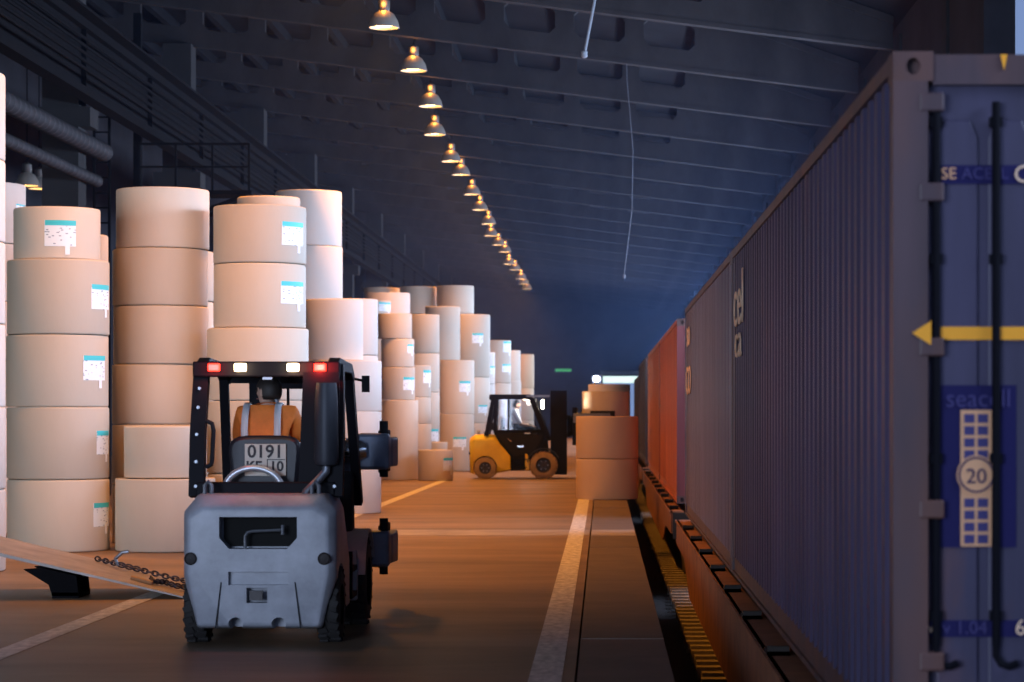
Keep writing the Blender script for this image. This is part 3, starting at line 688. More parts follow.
def mast(parent, y, top, lift, black, openw, clampm, arm_open, dep=.09):
    m = empty('mast'); m.parent = parent; m.location = (0, y, 0)
    for s in (-1, 1):
        MB().prism([(s * .36, -dep), (s * .24, -dep), (s * .24, -dep + .04), (s * .32, -dep + .04), (s * .32, dep - .04), (s * .24, dep - .04), (s * .24, dep), (s * .36, dep)], .10, top, 'z').build('outer_channel', black, m, smooth=0)
        MB().prism([(s * .30, .0), (s * .19, .0), (s * .19, .04), (s * .26, .04), (s * .26, .11), (s * .19, .11), (s * .19, .15), (s * .30, .15)], .14, top - .03, 'z').build('inner_channel', black, m, smooth=0)
        MB().lathe([(.035, .25), (.035, top * .62), (.022, top * .62), (.022, top - .06)], (s * .15, -.02, 0), 'z', 12).build('lift_cylinder', M['steel'], m)
        MB().tube([(s * .07, .08, lift + .5), (s * .07, .08, top - .08)], .012, 6).build('lift_chain', M['fl_dark'], m)
    for z in (.30, top - .10): MB().box(-.36, .36, -.1, -.05, z - .05, z + .05).build('cross_member', black, m, smooth=0)
    MB().box(-.30, .30, .0, .05, top - .13, top - .03).build('cross_member', black, m, smooth=0)
    c = empty('roll_clamp'); c.parent = parent; c.location = (0, y, lift)
    for z in (.08, .52): MB().box(-.48, .48, .16, .22, z, z + .1).build('carriage_bar', black, c, smooth=0)
    for s in (-1, 1): MB().box(s * .3 - .05, s * .3 + .05, .14, .20, .05, .65).build('carriage_plate', black, c, smooth=0)
    MB().lathe([(.27, .22), (.27, .28), (.24, .29), (.24, .34)], (0, 0, .35), 'y', 32).build('rotator', clampm, c)
    MB().box(-.42, .42, .34, .46, -.12, .82).build('clamp_frame', clampm, c, smooth=0, bevel=.02)
    return c
def clamp_arms(c, clampm, side, pads, reach, wide):
    """two-finger arm: side +1 / -1; each finger a curved steel arm ending in a curved pad"""
    for z in pads:
        pr = []
        n = 8
        outer = [(side * .34, .36), (side * (wide - .06), .38), (side * wide, .55), (side * (wide + .02), .8), (side * (wide - .03), reach)]
        inner = [(side * (wide - .10), reach), (side * (wide - .08), .82), (side * (wide - .11), .6), (side * (wide - .17), .50), (side * .34, .47)]
        MB().prism(outer + inner, z - .12, z + .12, 'z').build('clamp_arm', clampm, c, smooth=0, bevel=.015)
        MB().prism([(side * (wide - .115), .78), (side * (wide - .145), .78), (side * (wide - .17), reach - .1), (side * (wide - .145), reach + .12), (side * (wide - .10), reach + .1)], z - .18, z + .18, 'z').build('clamp_pad', M['fl_dark'], c, smooth=0, bevel=.01)
        MB().lathe([(.05, .10), (.05, .42)], (0, .42, z + .05), 'x', 14).build('cylinder', M['fl_dark'], c) if side > 0 else MB().lathe([(.05, -.42), (.05, -.10)], (0, .42, z + .05), 'x', 14).build('cylinder', M['fl_dark'], c)
        a, b = sorted((side * .42, side * (wide - .1)))
        MB().lathe([(.028, a), (.028, b)], (0, .43, z + .05), 'x', 14).build('cylinder_rod', M['chrome'], c)

def forklift(name, loc, rz, paintm, label, tyre, kind):
    r = empty(name, loc, rz); tag(r, label, 'forklift'); blk = M['fl_black']
    # counterweight
    pts = []
    for s in (-1, 1):
        pts += [(s * .40, 0, 1.0), (s * .505, 0, .93), (s * .505, 0, .52), (s * .43, 0.02, .14), (s * .45, .13, 1.09), (s * .555, .11, .96), (s * .555, .11, .50), (s * .45, .10, .12),
                (s * .50, .62, 1.09), (s * .555, .60, .97), (s * .555, 1.02, .56), (s * .555, 1.02, .22), (s * .46, .62, .14), (s * .46, 1.02, .2)]
    cuts = [MB().prism([(-.28, .93), (.28, .93), (.28, .78), (.21, .70), (-.21, .70), (-.28, .78)], -.1, .16, 'y'),
            MB().box(-.215, .215, -.1, .06, .44, .535), MB().box(-.085, .065, -.1, .12, .31, .42)]
    for s in (-1, 1):
        cuts.append(MB().lathe([(.305, s * .33 if s > 0 else -.7), (.305, .7 if s > 0 else -.33)], (0, .39, .27), 'x', 32))
        cuts.append(MB().lathe([(.052, -.1), (.052, .2)], (s * .155 - .01, 0, .155), 'y', 20))
    cw = link(cut(hull(pts), cuts, .028), 'counterweight', paintm, r)
    # inside of the grille
    MB().box(-.27, .27, .15, .158, .71, .93).build('grille_back', M['hole'], cw, smooth=0)
    MB().tube([(-.10, .05, .70), (-.10, .05, .79), (-.085, .05, .815), (-.05, .05, .825), (.17, .05, .835)], .011, 8).tube([(.17, .05, .80), (.17, .05, .87)], .012, 8).build('tow_pin', M['steel'], cw)
    for s in (-1, 1): MB().prism([(s * .27, .46), (s * .262, .46), (s * .302, .13), (s * .31, .13)], -.004, .004, 'y').build('panel_seam', M['fl_dark'], cw, smooth=0)
    MB().box(-.06, .035, -.012, .02, .33, .40).lathe([(.028, -.02), (.028, 0)], (-.0125 + .02, 0, .365), 'y', 14).build('tow_socket', M['hub'], cw, smooth=0)
    for s in (-1, 1):
        MB().lathe([(.046, .02), (.046, -.008), (.036, -.012), (.036, -.004), (.001, -.006)], (s * .48 - .005, .0, .63), 'y', 24, cap=False).build('rear_reflector', M['lens'], cw)
        MB().tube([(s * .39 - .025, .2, 1.06), (s * .39 - .025, .2, 1.15), (s * .39, .2, 1.18), (s * .39 + .025, .2, 1.15), (s * .39 + .025, .2, 1.06)], .016, 8).build('lifting_eye', M['steel'], cw)
    # chassis, steps, side panels, fenders
    MB().box(-.47, .47, .95, 1.95, .20, .60).build('chassis', M['fl_dark'], r, smooth=0, bevel=.015)
    for s in (-1, 1):
        a, b = sorted((s * .42, s * .57))
        MB().box(a, b, 1.04, 1.42, .26, .30).box(a, b, 1.04, 1.42, .46, .50).box(a, b, 1.04, 1.08, .26, .62).build('step', blk, r, smooth=0)
        MB().prism([(1.38, .22), (1.48, .22), (1.50, .40), (1.44, .60), (1.38, .62)], a, b, 'x').build('side_panel', paintm, r, smooth=0, bevel=.01)
        arc = [(1.83 + .42 * math.cos(t), .34 + .42 * math.sin(t)) for t in [math.radians(q) for q in range(25, 176, 12)]]
        arc2 = [(1.83 + .395 * math.cos(t), .34 + .395 * math.sin(t)) for t in [math.radians(q) for q in range(25, 176, 12)]]
        a, b = sorted((s * .40, s * .63))
        MB().prism(arc + arc2[::-1], a, b, 'x').build('fender', paintm if kind == 'open' else M['hub'], r, smooth=30)
        wheel(r, s * .485, .39, .27, .155, tyre, s)
        wheel(r, s * .50, 1.83, .34, .24, tyre, s)
    MB().lathe([(.06, -.42), (.06, .42)], (0, .39, .27), 'x', 12).build('rear_axle', M['fl_dark'], r)
    MB().lathe([(.09, -.45), (.09, .45)], (0, 1.83, .34), 'x', 12).build('front_axle', M['fl_dark'], r)
    MB().prism([(.62, .55), (.62, 1.06), (1.30, 1.02), (1.34, .60), (1.0, .55)], -.42, .42, 'x').build('engine_hood', M['fl_dark'], r, smooth=0, bevel=.03)
    MB().prism([(1.34, .52), (1.34, .56), (1.80, .56), (1.80, .52)], -.5, .5, 'x').build('floor_plate', blk, r, smooth=0)
    MB().prism([(1.72, .56), (1.66, 1.12), (1.76, 1.22), (1.88, 1.2), (1.96, .56)], -.5, .5, 'x').build('dashboard', M['fl_dark'], r, smooth=0, bevel=.03)
    # overhead guard
    T = 2.06
    rear = {s: [(s * .51, .42, 1.06), (s * .515, .50, 1.5), (s * .50, .60, T - .03)] for s in (-1, 1)}
    for s in (-1, 1):
        mb = MB(); q = rear[s]
        for a, b in zip(q[:-1], q[1:]): mb.bar(a, b, .11, .10)
        po = mb.build('rear_pillar', blk, r, smooth=0)
        for (xx, yy, zz) in ((.51, .42, 1.14), (.513, .46, 1.32), (.515, .50, 1.52), (.51, .53, 1.72), (.505, .56, 1.86)):
            MB().lathe([(.012, -.012), (.012, .01)], (s * xx, yy - .055, zz), 'y', 8).build('bolt', M['steel'], po, smooth=0)
        MB().bar((s * .52, 1.98, .95), (s * .49, 1.56, T - .10), .07, .08).build('front_pillar', blk, r, smooth=0)
        MB().prism([(.52, T - .1), (.52, T), (.62, T + .03), (1.45, T), (1.62, T - .08), (1.62, T - .16), (1.40, T - .08), (.62, T - .07)], s * .53 if s < 0 else .44, -.44 if s < 0 else s * .53, 'x').build('roof_rail', blk, r, smooth=0, bevel=.01)
    MB().box(-.555, .535, .49, .57, T - .115, T).build('rear_header', blk, r, smooth=0, bevel=.012)
    MB().box(-.48, .48, 1.56, 1.63, T - .15, T - .07).build('front_header', blk, r, smooth=0)
    for k in range(7): MB().bar((-.36 + .12 * k, .56, T - .035), (-.36 + .12 * k, 1.60, T - .09), .035, .04).build('roof_bar', blk, r, smooth=0)
    MB().box(-.51, .51, .36, .46, 1.07, 1.17).build('rear_sill', blk, r, smooth=0, bevel=.01)
    # seat
    st = empty('seat'); st.parent = r; st.location = (-.06, 1.0, 1.02)
    MB().box(-.25, .25, -.14, .36, .0, .12).build('cushion', M['seat'], st, smooth=0, bevel=.05)
    n = 12; prf = []
    for k in range(n + 1):
        t = PI * k / n; c, s2 = math.cos(t), math.sin(t)
        prf.append((.27 * (abs(c) ** .45) * (1 if c > 0 else -1), .36 + .13 * s2 ** .6))
    prf = [(.24, .02)] + prf + [(-.24, .02)]
    bk = MB().prism(prf, -.24, -.14, 'y').build('backrest', M['seat'], st, bevel=.03)
    # steering wheel and levers
    sw = empty('steering_wheel'); sw.parent = r; sw.location = (-.06, 1.60, 1.27); sw.rotation_euler = (math.radians(-28), 0, 0)
    MB().tube([(.16 * math.cos(2 * PI * k / 24), .16 * math.sin(2 * PI * k / 24), 0) for k in range(25)], .015, 8).build('wheel_ring', M['fl_dark'], sw)
    MB().bar((-.16, 0, 0), (.16, 0, 0), .025, .015).bar((0, 0, 0), (0, -.16, 0), .025, .015).tube([(0, 0, 0), (0, .0, -.3)], .025, 8).build('wheel_column', M['fl_dark'], sw)
    for k in range(3): MB().tube([(.22 + .07 * k, 1.7, 1.18), (.22 + .07 * k, 1.62, 1.38)], .01, 6).lathe([(.01, 0), (.022, .012), (.022, .03), (.008, .045)], (.22 + .07 * k, 1.62, 1.37), 'z', 10).build('control_lever', M['fl_dark'], r)
    return r

# grey forklift seen from behind
fk = forklift('forklift', (X(258, 17.4), 17.4, 0), 0, M['grey_paint'], 'grey forklift with its red tail lights lit, seen from behind in the foreground', M['tyre'], 'open')
for xx, mm, nm in ((-.395, 'red_lamp', 'tail_light'), (-.20, 'white_lamp', 'rear_work_light'), (.19, 'white_lamp', 'rear_work_light'), (.39, 'red_lamp', 'tail_light')):
    MB().box(xx - .045, xx + .045, .465, .50, 1.985, 2.045).build(nm, M[mm], fk, smooth=0, bevel=.01)
for xx, nrg, cc in ((-.395, 3, (1, .03, .02)), (.39, 14, (1, .03, .02)), (-.2, 3, (1, .7, .4)), (.19, 3, (1, .7, .4))):
    l = bpy.data.lights.new('tail_lamp_light', 'POINT'); l.energy = nrg; l.color = cc; l.shadow_soft_size = .03
    o = bpy.data.objects.new('tail_lamp_light', l); COL.objects.link(o); o.parent = fk; o.location = (xx, .42, 2.015)
MB().box(-.035, .035, .482, .492, 1.925, 1.943).build('maker_plate', M['steel'], fk, smooth=0)
# right rear quarter plate, exhaust, handle, hoop, plate, mirror
qp = MB().prism([(.235, 1.15), (.545, 1.10), (.535, 1.98), (.27, 1.98)], .44, .455, 'y').build('quarter_plate', M['fl_black'], fk, smooth=0)
for zz in (1.2, 1.32, 1.5, 1.7, 1.88): MB().lathe([(.011, -.006), (.011, .01)], (.50, .44, zz), 'y', 8).build('bolt', M['steel'], qp, smooth=0)
MB().lathe([(.02, 1.28), (.082, 1.30), (.092, 1.34), (.085, 1.78), (.075, 1.90), (.02, 1.90)], (.45, .36, 0), 'z', 24).build('muffler', M['muffler'], fk)
MB().tube([(.45, .36, 1.32), (.45, .35, 1.25), (.38, .33, 1.17), (.31, .30, 1.10), (.29, .28, 1.02)], .032, 12).build('exhaust_pipe', M['steel'], fk)
MB().tube([(-.44, .40, 1.62), (-.395, .40, 1.60), (-.385, .40, 1.55), (-.395, .40, 1.34), (-.40, .40, 1.30), (-.44, .40, 1.28)], .017, 8).build('grab_handle', M['fl_dark'], fk)
hoop = MB().tube([(-.06 + .215 * math.cos(PI * k / 16) - .06, .60, 1.10 + .17 * math.sin(PI * k / 16)) for k in range(17)], .024, 10).build('fuel_filler_hoop', M['tank'], fk)
npl = MB().box(-.205, .105, .735, .742, 1.205, 1.445).build('number_plate', M['plate'], fk, smooth=0, bevel=.003)
RT = (PI / 2, 0, 0)
text('0191', .135, M['ink'], npl, (-.05, .733, 1.385), RT, ext=.001, bold=.003)
text('KE', .105, M['ink'], npl, (-.135, .733, 1.275), RT, ext=.001, bold=.003)
text('10', .105, M['ink'], npl, (.035, .733, 1.275), RT, ext=.001, bold=.003)
MB().box(-.035, .10, .732, .735, 1.325, 1.331).box(-.038, -.032, .732, .735, 1.21, 1.331).build('plate_rule', M['ink'], npl, smooth=0)
MB().tube([(.50, 1.62, 1.95), (.60, 1.64, 1.93)], .012, 6).box(.585, .645, 1.61, 1.65, 1.84, 1.97).build('mirror', M['fl_dark'], fk)
cl = mast(fk, 2.12, 2.02, .45, M['fl_black'], .6, M['clamp'], 0)
clamp_arms(cl, M['clamp'], 1, (.10, .90), 1.35, .74)
clamp_arms(cl, M['clamp'], -1, (.50,), 1.35, .74)
for zz in (.10, .90):           # heavy pivot blocks at the right side of the clamp
    MB().box(.46, .73, .30, .46, zz - .14, zz + .16).build('pivot_block', M['clamp'], cl, smooth=0, bevel=.03)
    MB().lathe([(.035, -.2), (.035, .26)], (.68, .36, zz), 'z', 12).build('pivot_pin', M['fl_dark'], cl)
    MB().lathe([(.075, .22), (.085, .26), (.085, .50), (.06, .55)], (0, .28, zz + .02), 'x', 18).build('clamp_motor', M['chrome'], cl)

# yellow forklift seen from the side, facing the train
yf = forklift('forklift', (X(470.5, 60.2), 60.2, 0), -PI / 2, M['yellow_paint'], 'yellow forklift with a closed black cab facing the train', M['tyre_tan'], 'cab')
for s in (-1, 1):
    d = empty('cab_door'); d.parent = yf
    xo = s * .535
    def px(poly, name, m, t=.03, inner=None, smooth=0):
        a, b = sorted((xo, xo - s * t)); return MB().prism(poly, a, b, 'x').build(name, m, d, smooth=smooth)
    # outline of door opening: frame bars with panes
    o_ = [(.62, 1.18), (.66, 2.0), (1.50, 2.0), (1.86, 1.08), (1.62, .62), (1.10, .52), (.80, .86)]
    for a, b in zip(o_, o_[1:] + o_[:1]):
        MB().bar((xo - s * .02, a[0], a[1]), (xo - s * .02, b[0], b[1]), .075, .05, up=(1, 0, 0)).build('door_frame', M['fl_black'], d, smooth=0)
    MB().bar((xo - s * .02, .64, 1.17), (xo - s * .02, 1.82, 1.17), .07, .05, up=(1, 0, 0)).build('door_frame', M['fl_black'], d, smooth=0)
    MB().bar((xo - s * .02, .96, 1.17), (xo - s * .02, .96, 1.98), .045, .05, up=(1, 0, 0)).build('door_frame', M['fl_black'], d, smooth=0)
    px([(.66, 1.2), (.68, 1.97), (1.48, 1.97), (1.80, 1.18)], 'window_pane', M['cab_glass'], .006)
    px([(.64, 1.15), (1.83, 1.08), (1.60, .65), (1.12, .55), (.82, .88)], 'door_panel', M['fl_dark'], .012)
    MB().box(min(xo, xo + s * .02), max(xo, xo + s * .02), 1.18, 1.34, .78, .82).tube([(xo + s * .01, .95, 1.0), (xo + s * .01, 1.05, .92)], .02, 8).build('door_handle', M['chrome'], d, smooth=0)
    MB().box(s * .56 - .04, s * .56 + .04, .50, .60, 1.2, 1.38).build('rear_lamp_box', M['fl_dark'], yf, smooth=0)
MB().box(-.5, .5, .56, .57, 1.2, 1.95).build('rear_window', M['cab_glass'], yf, smooth=0)
MB().box(-.52, .52, .50, 1.5, 2.055, 2.085).build('roof_panel', M['fl_black'], yf, smooth=0)
MB().box(.515, .55, 1.40, 1.98, 2.02, 2.07).build('roof_trim', M['steel'], yf, smooth=0)
wl = MB().lathe([(.001, -.06), (.09, -.05), (.115, 0), (.11, .01), (.001, .015)], (-.30, 1.80, 1.84), 'y', 20, cap=False).build('work_lamp', M['work_lamp'], yf)
MB().bar((-.30, 1.62, 1.92), (-.30, 1.75, 1.88), .03).build('lamp_bracket', M['fl_dark'], yf)
l = bpy.data.lights.new('work_lamp_light', 'SPOT'); l.energy = 260; l.color = (1, .8, .55); l.spot_size = math.radians(110); l.shadow_soft_size = .06
o = bpy.data.objects.new('work_lamp_light', l); COL.objects.link(o); o.parent = yf; o.location = (-.30, 1.83, 1.86); o.rotation_euler = (math.radians(80), 0, 0)
MB().box(-.06, .06, 1.30, 1.42, 1.955, 1.975).build('cab_fill', M['white_lamp'], yf, smooth=0)  # added fill in the cab roof to brighten the driver
l = bpy.data.lights.new('cab_fill_light', 'POINT'); l.energy = 16; l.color = (1, .9, .78); l.shadow_soft_size = .08
o = bpy.data.objects.new('cab_fill_light', l); COL.objects.link(o); o.parent = yf; o.location = (.1, 1.42, 1.90)
cl2 = mast(yf, 2.20, 2.18, .95, M['fl_black'], .6, M['fl_black'], 0, .20)
XR = X(605.5, 60.2); RR = 23.5 * 60.2 / F
reach2 = (XR - (X(470.5, 60.2) + 2.20)) + .12
clamp_arms(cl2, M['clamp'], 1, (.55,), reach2, RR + .155)
clamp_arms(cl2, M['clamp'], -1, (.55,), reach2, RR + .155)
roll(XR, 60.2, .42, RR, .86, 'lower paper roll gripped in the yellow forklift clamp', 'clamped rolls', mt='kraft_pale')
roll(XR, 60.2, 1.282, RR, .885, 'upper pale paper roll gripped in the yellow forklift clamp', 'clamped rolls', mt='kraft_pale')

# ------------------------------------------------------------------ drivers
M['skin'] = mat('skin', (.55, .33, .24), .55)
M['hair'] = mat('dark_hair', (.025, .018, .015), .6)
M['vest'] = mat('orange_vest', (.95, .23, .03), .7, var=.25, scale=9, bump=.3, bscale=14)
M['tape'] = mat('reflective_tape', (.55, .56, .60), .4)
M['shirt'] = mat('white_shirt', (.80, .84, .92), .7, bump=.25, bscale=12)
M['trouser'] = mat('dark_trousers', (.03, .035, .06), .8)
M['eye'] = mat('eye_dark', (.02, .015, .012), .3)
M['logo'] = mat('blue_logo', (.03, .05, .30), .5)
def skin_mesh(verts, edges, radii, sub=2):
    me = bpy.data.meshes.new('skin'); me.from_pydata(verts, edges, []); o = bpy.data.objects.new('tmp', me); COL.objects.link(o)
    m = o.modifiers.new('s', 'SKIN'); m.use_smooth_shade = True
    for i, rr in enumerate(radii):
        rr = rr if isinstance(rr, tuple) else (rr, rr)
        me.skin_vertices[0].data[i].radius = rr; me.skin_vertices[0].data[i].use_root = (i == 0)
    s = o.modifiers.new('d', 'SUBSURF'); s.levels = sub; s.render_levels = sub
    bpy.context.view_layer.update()
    out = bpy.data.meshes.new_from_object(o.evaluated_get(bpy.context.evaluated_depsgraph_get())); bpy.data.objects.remove(o); out.shade_smooth(); return out
class Chain:
    def __init__(s): s.v = []; s.e = []; s.r = []
    def p(s, co, r, prev=None):
        s.v.append(co); s.r.append(r)
        if prev is not None: s.e.append((prev, len(s.v) - 1))
        return len(s.v) - 1
def seated_person(parent_obj, seat, label, top, trouser, turn, hands, top_name, long_sleeve):
    """local frame of the forklift: y forward. seat = point on the cushion under the pelvis"""
    M0 = parent_obj.matrix_basis
    r = empty('person'); r.matrix_basis = M0 @ Matrix.Translation(Vector(seat)); tag(r, label, 'person')
    c = Chain()
    pel = c.p((0, 0, .12), (.155, .12)); sp = c.p((0, -.01, .30), (.14, .105), pel); ch = c.p((0, .0, .47), (.165, .115), sp); nb = c.p((0, .015, .575), (.085, .075), ch)
    nk = c.p((0, .035, .605), .054, nb); tilt = turn
    hd = lambda x, y, z: (x * math.cos(tilt) - y * math.sin(tilt), .045 + x * math.sin(tilt) + y * math.cos(tilt), .585 + z)
    jaw = c.p(hd(0, .02, .055), (.06, .068), nk); mid = c.p(hd(0, .005, .125), (.073, .086), jaw); tp = c.p(hd(0, -.005, .195), (.06, .075), mid)
    nose = c.p(hd(0, .105, .098), .012, mid)
    for s in (-1, 1): c.p(hd(s * .083, -.01, .105), (.009, .022), mid)
    for s, hpos in zip((-1, 1), hands):
        sh = c.p((s * .19, .0, .53), .062, ch); h = Vector(hpos)
        S = Vector((s * .21, .0, .50)); mid_ = (S + h) / 2 + Vector((s * .07, -.06, -.12))
        ua = c.p(tuple((S + mid_) / 2), .05, sh); el = c.p(tuple(mid_), .043, ua); fa = c.p(tuple((mid_ + h) / 2), .038, el)
        d = (h - mid_).normalized(); wr_ = c.p(tuple(h - d * .03), .027, fa); pm = c.p(tuple(h + d * .04), (.036, .018), wr_)
        side = d.cross(Vector((0, 0, 1))).normalized()
        for q, ln in ((-.03, .055), (-.01, .068), (.01, .066), (.03, .05)):
            k1 = c.p(tuple(h + d * .075 + side * q), .0095, pm); k2 = c.p(tuple(h + d * (.075 + ln * .5) + side * q + Vector((0, 0, -.012))), .0088, k1); c.p(tuple(h + d * (.075 + ln * .7) + side * q + Vector((0, 0, -.045))), .0078, k2)
        tb = c.p(tuple(h + d * .03 - side * s * .045 + Vector((0, 0, -.005))), .011, wr_); c.p(tuple(h + d * .075 - side * s * .055 + Vector((0, 0, -.02))), .009, tb)
    for s in (-1, 1):
        hp = c.p((s * .10, .06, .10), .085, pel); th = c.p((s * .13, .27, .12), .075, hp); kn = c.p((s * .15, .46, .11), .058, th)
        cf = c.p((s * .15, .52, -.12), .052, kn); an = c.p((s * .15, .55, -.38), .036, cf); ft = c.p((s * .15, .66, -.43), (.038, .028), an); c.p((s * .155, .74, -.445), (.035, .018), ft)
    link(skin_mesh(c.v, c.e, c.r, 2), 'body', M['skin'], r)
    # garments follow the same skeleton, a little larger
    g = Chain(); a = g.p((0, 0, .06), (.178, .14)); b = g.p((0, -.01, .30), (.165, .128), a); d_ = g.p((0, 0, .46), (.188, .138), b); e_ = g.p((0, .01, .57), (.10, .085), d_); g.p((0, .02, .60), (.07, .065), e_)
    for s, hpos in zip((-1, 1), hands):
        h = Vector(hpos); S = Vector((s * .21, .0, .50)); mid_ = (S + h) / 2 + Vector((s * .07, -.06, -.12))
        sh = g.p((s * .19, 0, .53), .078, d_); ua = g.p(tuple((S + mid_) / 2), .066, sh); el = g.p(tuple(mid_ * 1.0), .058, ua)
        if long_sleeve: fa = g.p(tuple((mid_ + h) / 2), .050, el); g.p(tuple(h - (h - mid_).normalized() * .05), .04, fa)
    gm = link(skin_mesh(g.v, g.e, g.r, 2), top_name, M[top], r)
    t = Chain(); pa = t.p((0, 0, .11), (.18, .135))
    for s in (-1, 1):
        q = t.p((s * .10, .08, .10), .098, pa); q = t.p((s * .13, .27, .12), .088, q); q = t.p((s * .15, .465, .11), .07, q); q = t.p((s * .15, .52, -.12), .064, q); t.p((s * .15, .545, -.35), .055, q)
    link(skin_mesh(t.v, t.e, t.r, 2), 'trousers', M[trouser], r)
    # hair cap, eyes
    hm = MB(); n = 16; vs = []; fs = []
    for i in range(8):
        th_ = PI * .5 * i / 7 * 1.38
        for k in range(n):
            ph = 2 * PI * k / n
            bk = 1 if math.sin(ph) < .25 else .62
            t2 = th_ * bk
            x, y, z = .090 * math.sin(t2) * math.cos(ph), .108 * math.sin(t2) * math.sin(ph) - .008, .12 * math.cos(t2) + .122
            vs.append(hd(x, y, z))
    for i in range(7):
        for k in range(n): fs.append((i * n + k, i * n + (k + 1) % n, (i + 1) * n + (k + 1) % n, (i + 1) * n + k))
    ho = hm.add(vs, fs).build('hair', M['hair'], r, smooth=80); so = ho.modifiers.new('s', 'SOLIDIFY'); so.thickness = .012; so.offset = -1
    for s in (-1, 1): MB().lathe([(.001, -.008), (.007, -.004), (.009, 0), (.007, .004), (.001, .008)], hd(s * .032, .082, .122), 'z', 10, cap=False).build('eye', M['eye'], r)
    MB().bar(hd(-.022, .088, .062), hd(.022, .088, .062), .01, .007).build('mouth', mat('lips', (.35, .13, .11), .5), r)
    return r, gm
p1, vest = seated_person(fk, (-.08, 1.06, 1.14), 'driver in an orange vest with grey stripes, seen from behind on the grey forklift', 'vest', 'trouser', math.radians(62), [(-.10, .46, .19), (.13, .46, .19)], 'vest', False)
def tape_strap(parent, x, w_=.05):
    pts = [(x, -.135 - .004, .12), (x, -.150, .30), (x * 1.02, -.150, .42), (x * 1.0, -.128, .52), (x * .98, -.06, .598), (x * .98, .02, .612), (x, .10, .58)]
    vs = []; fs = []
    for q in pts: vs += [(q[0] - w_ / 2, q[1] - .004, q[2]), (q[0] + w_ / 2, q[1] - .004, q[2])]
    for i in range(len(pts) - 1): fs.append((2 * i, 2 * i + 1, 2 * i + 3, 2 * i + 2))
    o = MB().add(vs, fs).build('reflective_strip', M['tape'], parent, smooth=60); so = o.modifiers.new('s', 'SOLIDIFY'); so.thickness = .012; so.offset = 0
tape_strap(vest, -.15); tape_strap(vest, .095)
p2, shirt = seated_person(yf, (-.02, 1.10, 1.13), 'driver in a white shirt sitting in the yellow forklift cab', 'shirt', 'trouser', math.radians(-12), [(-.08, .42, .17), (.13, .42, .17)], 'shirt', False)
MB().lathe([(.035, 0), (.035, .004)], (.205, .03, .36), 'x', 14).build('chest_logo', M['logo'], p2)

# ------------------------------------------------------------------ loading ramp with chains
M['ramp'] = mat('worn_ramp_steel', (.42, .37, .34), .5, metal=.2, var=.4, scale=3, bump=.1, bscale=20)
M['chain'] = mat('chain_steel', (.05, .045, .06), .45, metal=.7)
rp = empty('loading_ramp', (-3.76, 21.75, 0)); tag(rp, 'steel loading ramp plate with chains sloping to the floor at left', 'ramp')
ANG = math.atan2(.36, 1.57)
def rpos(d, y, up=0): return (-d * math.cos(ANG) - up * math.sin(ANG) * -0 , y, d * math.sin(ANG) + up)
Lr = 3.0
MB().prism([(0, 0.004), (-Lr * math.cos(ANG), Lr * math.sin(ANG)), (-Lr * math.cos(ANG), Lr * math.sin(ANG) + .045), (-.03, .025)], 0, 1.35, 'y').build('plate', M['ramp'], rp, smooth=0)
MB().prism([(-1.0, .20), (-1.30, .27), (-1.48, .26), (-1.25, .12), (-1.22, .02), (-.98, .02)], .10, .18, 'y').prism([(-1.0, .20), (-1.30, .27), (-1.48, .26), (-1.25, .12), (-1.22, .02), (-.98, .02)], .52, .60, 'y').box(-1.22, -.98, .1, .6, 0.0, .05).box(-1.16, -1.04, .18, .52, .05, .2).build('support_foot', M['black_steel'], rp, smooth=0)
MB().box(-2.85, -2.7, .1, .25, 0, .64).box(-2.85, -2.7, 1.1, 1.25, 0, .64).build('support_foot', M['black_steel'], rp, smooth=0)
MB().tube([(-.80, 1.0, .235), (-.83, 1.0, .30), (-.76, .98, .36), (-.70, .98, .37)], .018, 8).build('lifting_hook', M['steel'], rp)
MB().tube([(-.55, .35, .165), (-.35, .30, .12)], .022, 8).build('chain_shackle', mat('rusty_shackle', (.45, .2, .08), .6), rp)
def chain_line(pts, n, label):
    t = empty('chain', (rp.location[0], rp.location[1], 0)); tag(t, label, 'chain')
    P = [Vector(p) for p in pts]
    for k in range(n):
        f = k / (n - 1) * (len(P) - 1); i = min(int(f), len(P) - 2); a = P[i].lerp(P[i + 1], f - i); d = (P[i + 1] - P[i]).normalized()
        side = Vector((0, 1, 0)) if k % 2 else Vector((0, 0, 1))
        side = (side - d * side.dot(d)).normalized(); q = []
        for m in range(13):
            ang = 2 * PI * m / 12; q.append(a + d * .036 * math.cos(ang) + side * .021 * math.sin(ang))
        MB().tube(q, .0085, 5).build('chain_link', M['chain'], t)
S = lambda d, y, j=0: (-d * math.cos(ANG), y, d * math.sin(ANG) + .055 + j)
chain_line([S(1.05, 1.15), S(.8, 1.0, .01), S(.6, 1.05), S(.3, .98), S(.05, 1.0)], 24, 'upper chain lying down the slope of the steel ramp')
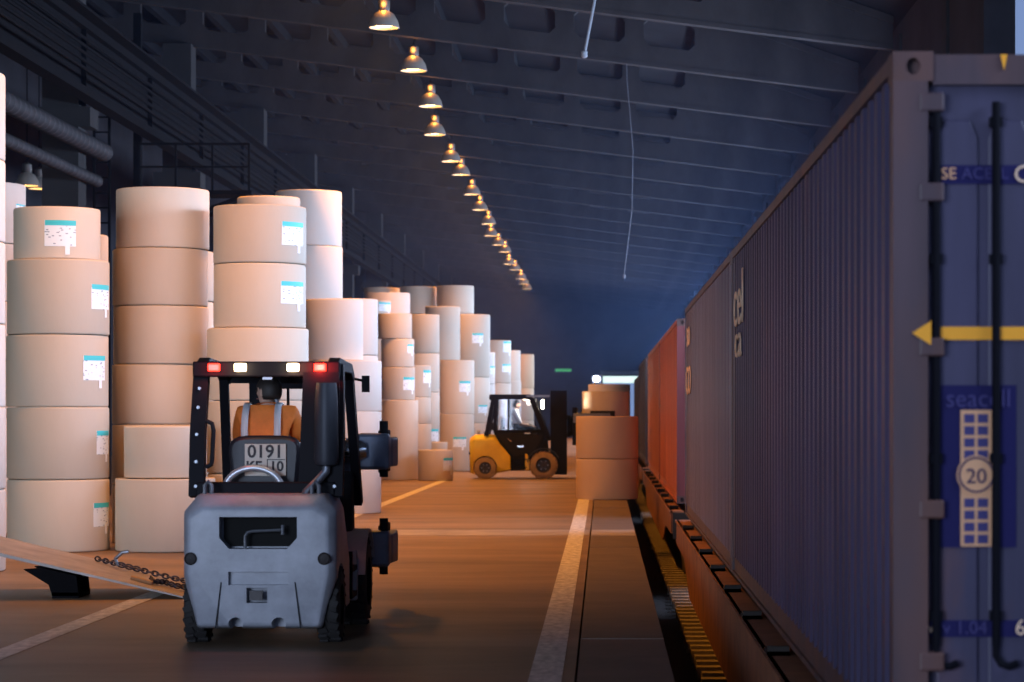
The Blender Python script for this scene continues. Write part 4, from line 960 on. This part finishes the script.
chain_line([S(.42, .55), S(.35, .35), S(.28, .5), S(.15, .4), S(.02, .5), S(-.04, .35, -.02)], 24, 'lower tangled chain at the foot of the steel ramp')

# ------------------------------------------------------------------ far lights
D = 110
fl = empty('flood_lamp', (X(596.5, D), D, 0)); tag(fl, 'blazing white flood lamp on a post far down the hall', 'lamp')
MB().tube([(0, 0, 0), (0, 0, Z(384, D))], .05, 8).build('post', M['black_steel'], fl)
zl = Z(379, D)
MB().box(-.2, .2, -.02, .14, zl - .16, zl + .16).build('lamp_head', M['black_steel'], fl, smooth=0)
MB().lathe([(.001, -.06), (.08, -.05), (.12, -.02), (.12, -.01)], (0, 0, zl), 'y', 20, cap=False).build('lens', mat('flood_lit', (1, 1, 1), .3, emit=(.8, .92, 1), estr=60), fl)
l = bpy.data.lights.new('flood_light', 'SPOT'); l.energy = 1500; l.color = (.75, .85, 1); l.spot_size = math.radians(150); l.shadow_soft_size = .15
o = bpy.data.objects.new('flood_light', l); COL.objects.link(o); o.parent = fl; o.location = (0, -.1, zl); o.rotation_euler = (math.radians(82), 0, 0)
D = 160
g = MB().box(-.55, .55, -.05, .05, -.10, .10).build('green_sign_lamp', mat('green_lit', (.1, .6, .2), .5, emit=(.12, .8, .25), estr=.35), None, (X(562, D), D, Z(369, D)), smooth=0, bevel=.03)
tag(g, 'dim green light bar on the far wall above the yellow cab', 'sign')
g.location.y = YE - .05

# ------------------------------------------------------------------ dusty haze hanging in the far part of the hall
hz = MB().box(-17.9, 5.2, 30, YE - .3, .02, 11.0).build('haze', None, smooth=0); hz['kind'] = 'stuff'
tag(hz, 'thin blue dusty haze hanging in the far part of the hall', 'haze', kind='stuff')
vm = bpy.data.materials.new('haze_volume'); vm.use_nodes = True; nt = vm.node_tree; nt.nodes.clear()
vo = nt.nodes.new('ShaderNodeOutputMaterial'); vs_ = nt.nodes.new('ShaderNodeVolumeScatter'); vs_.inputs['Color'].default_value = (.34, .52, 1, 1); vs_.inputs['Density'].default_value = .0009
vs_.inputs['Anisotropy'].default_value = .3
nt.links.new(vs_.outputs[0], vo.inputs['Volume']); hz.data.materials.append(vm)
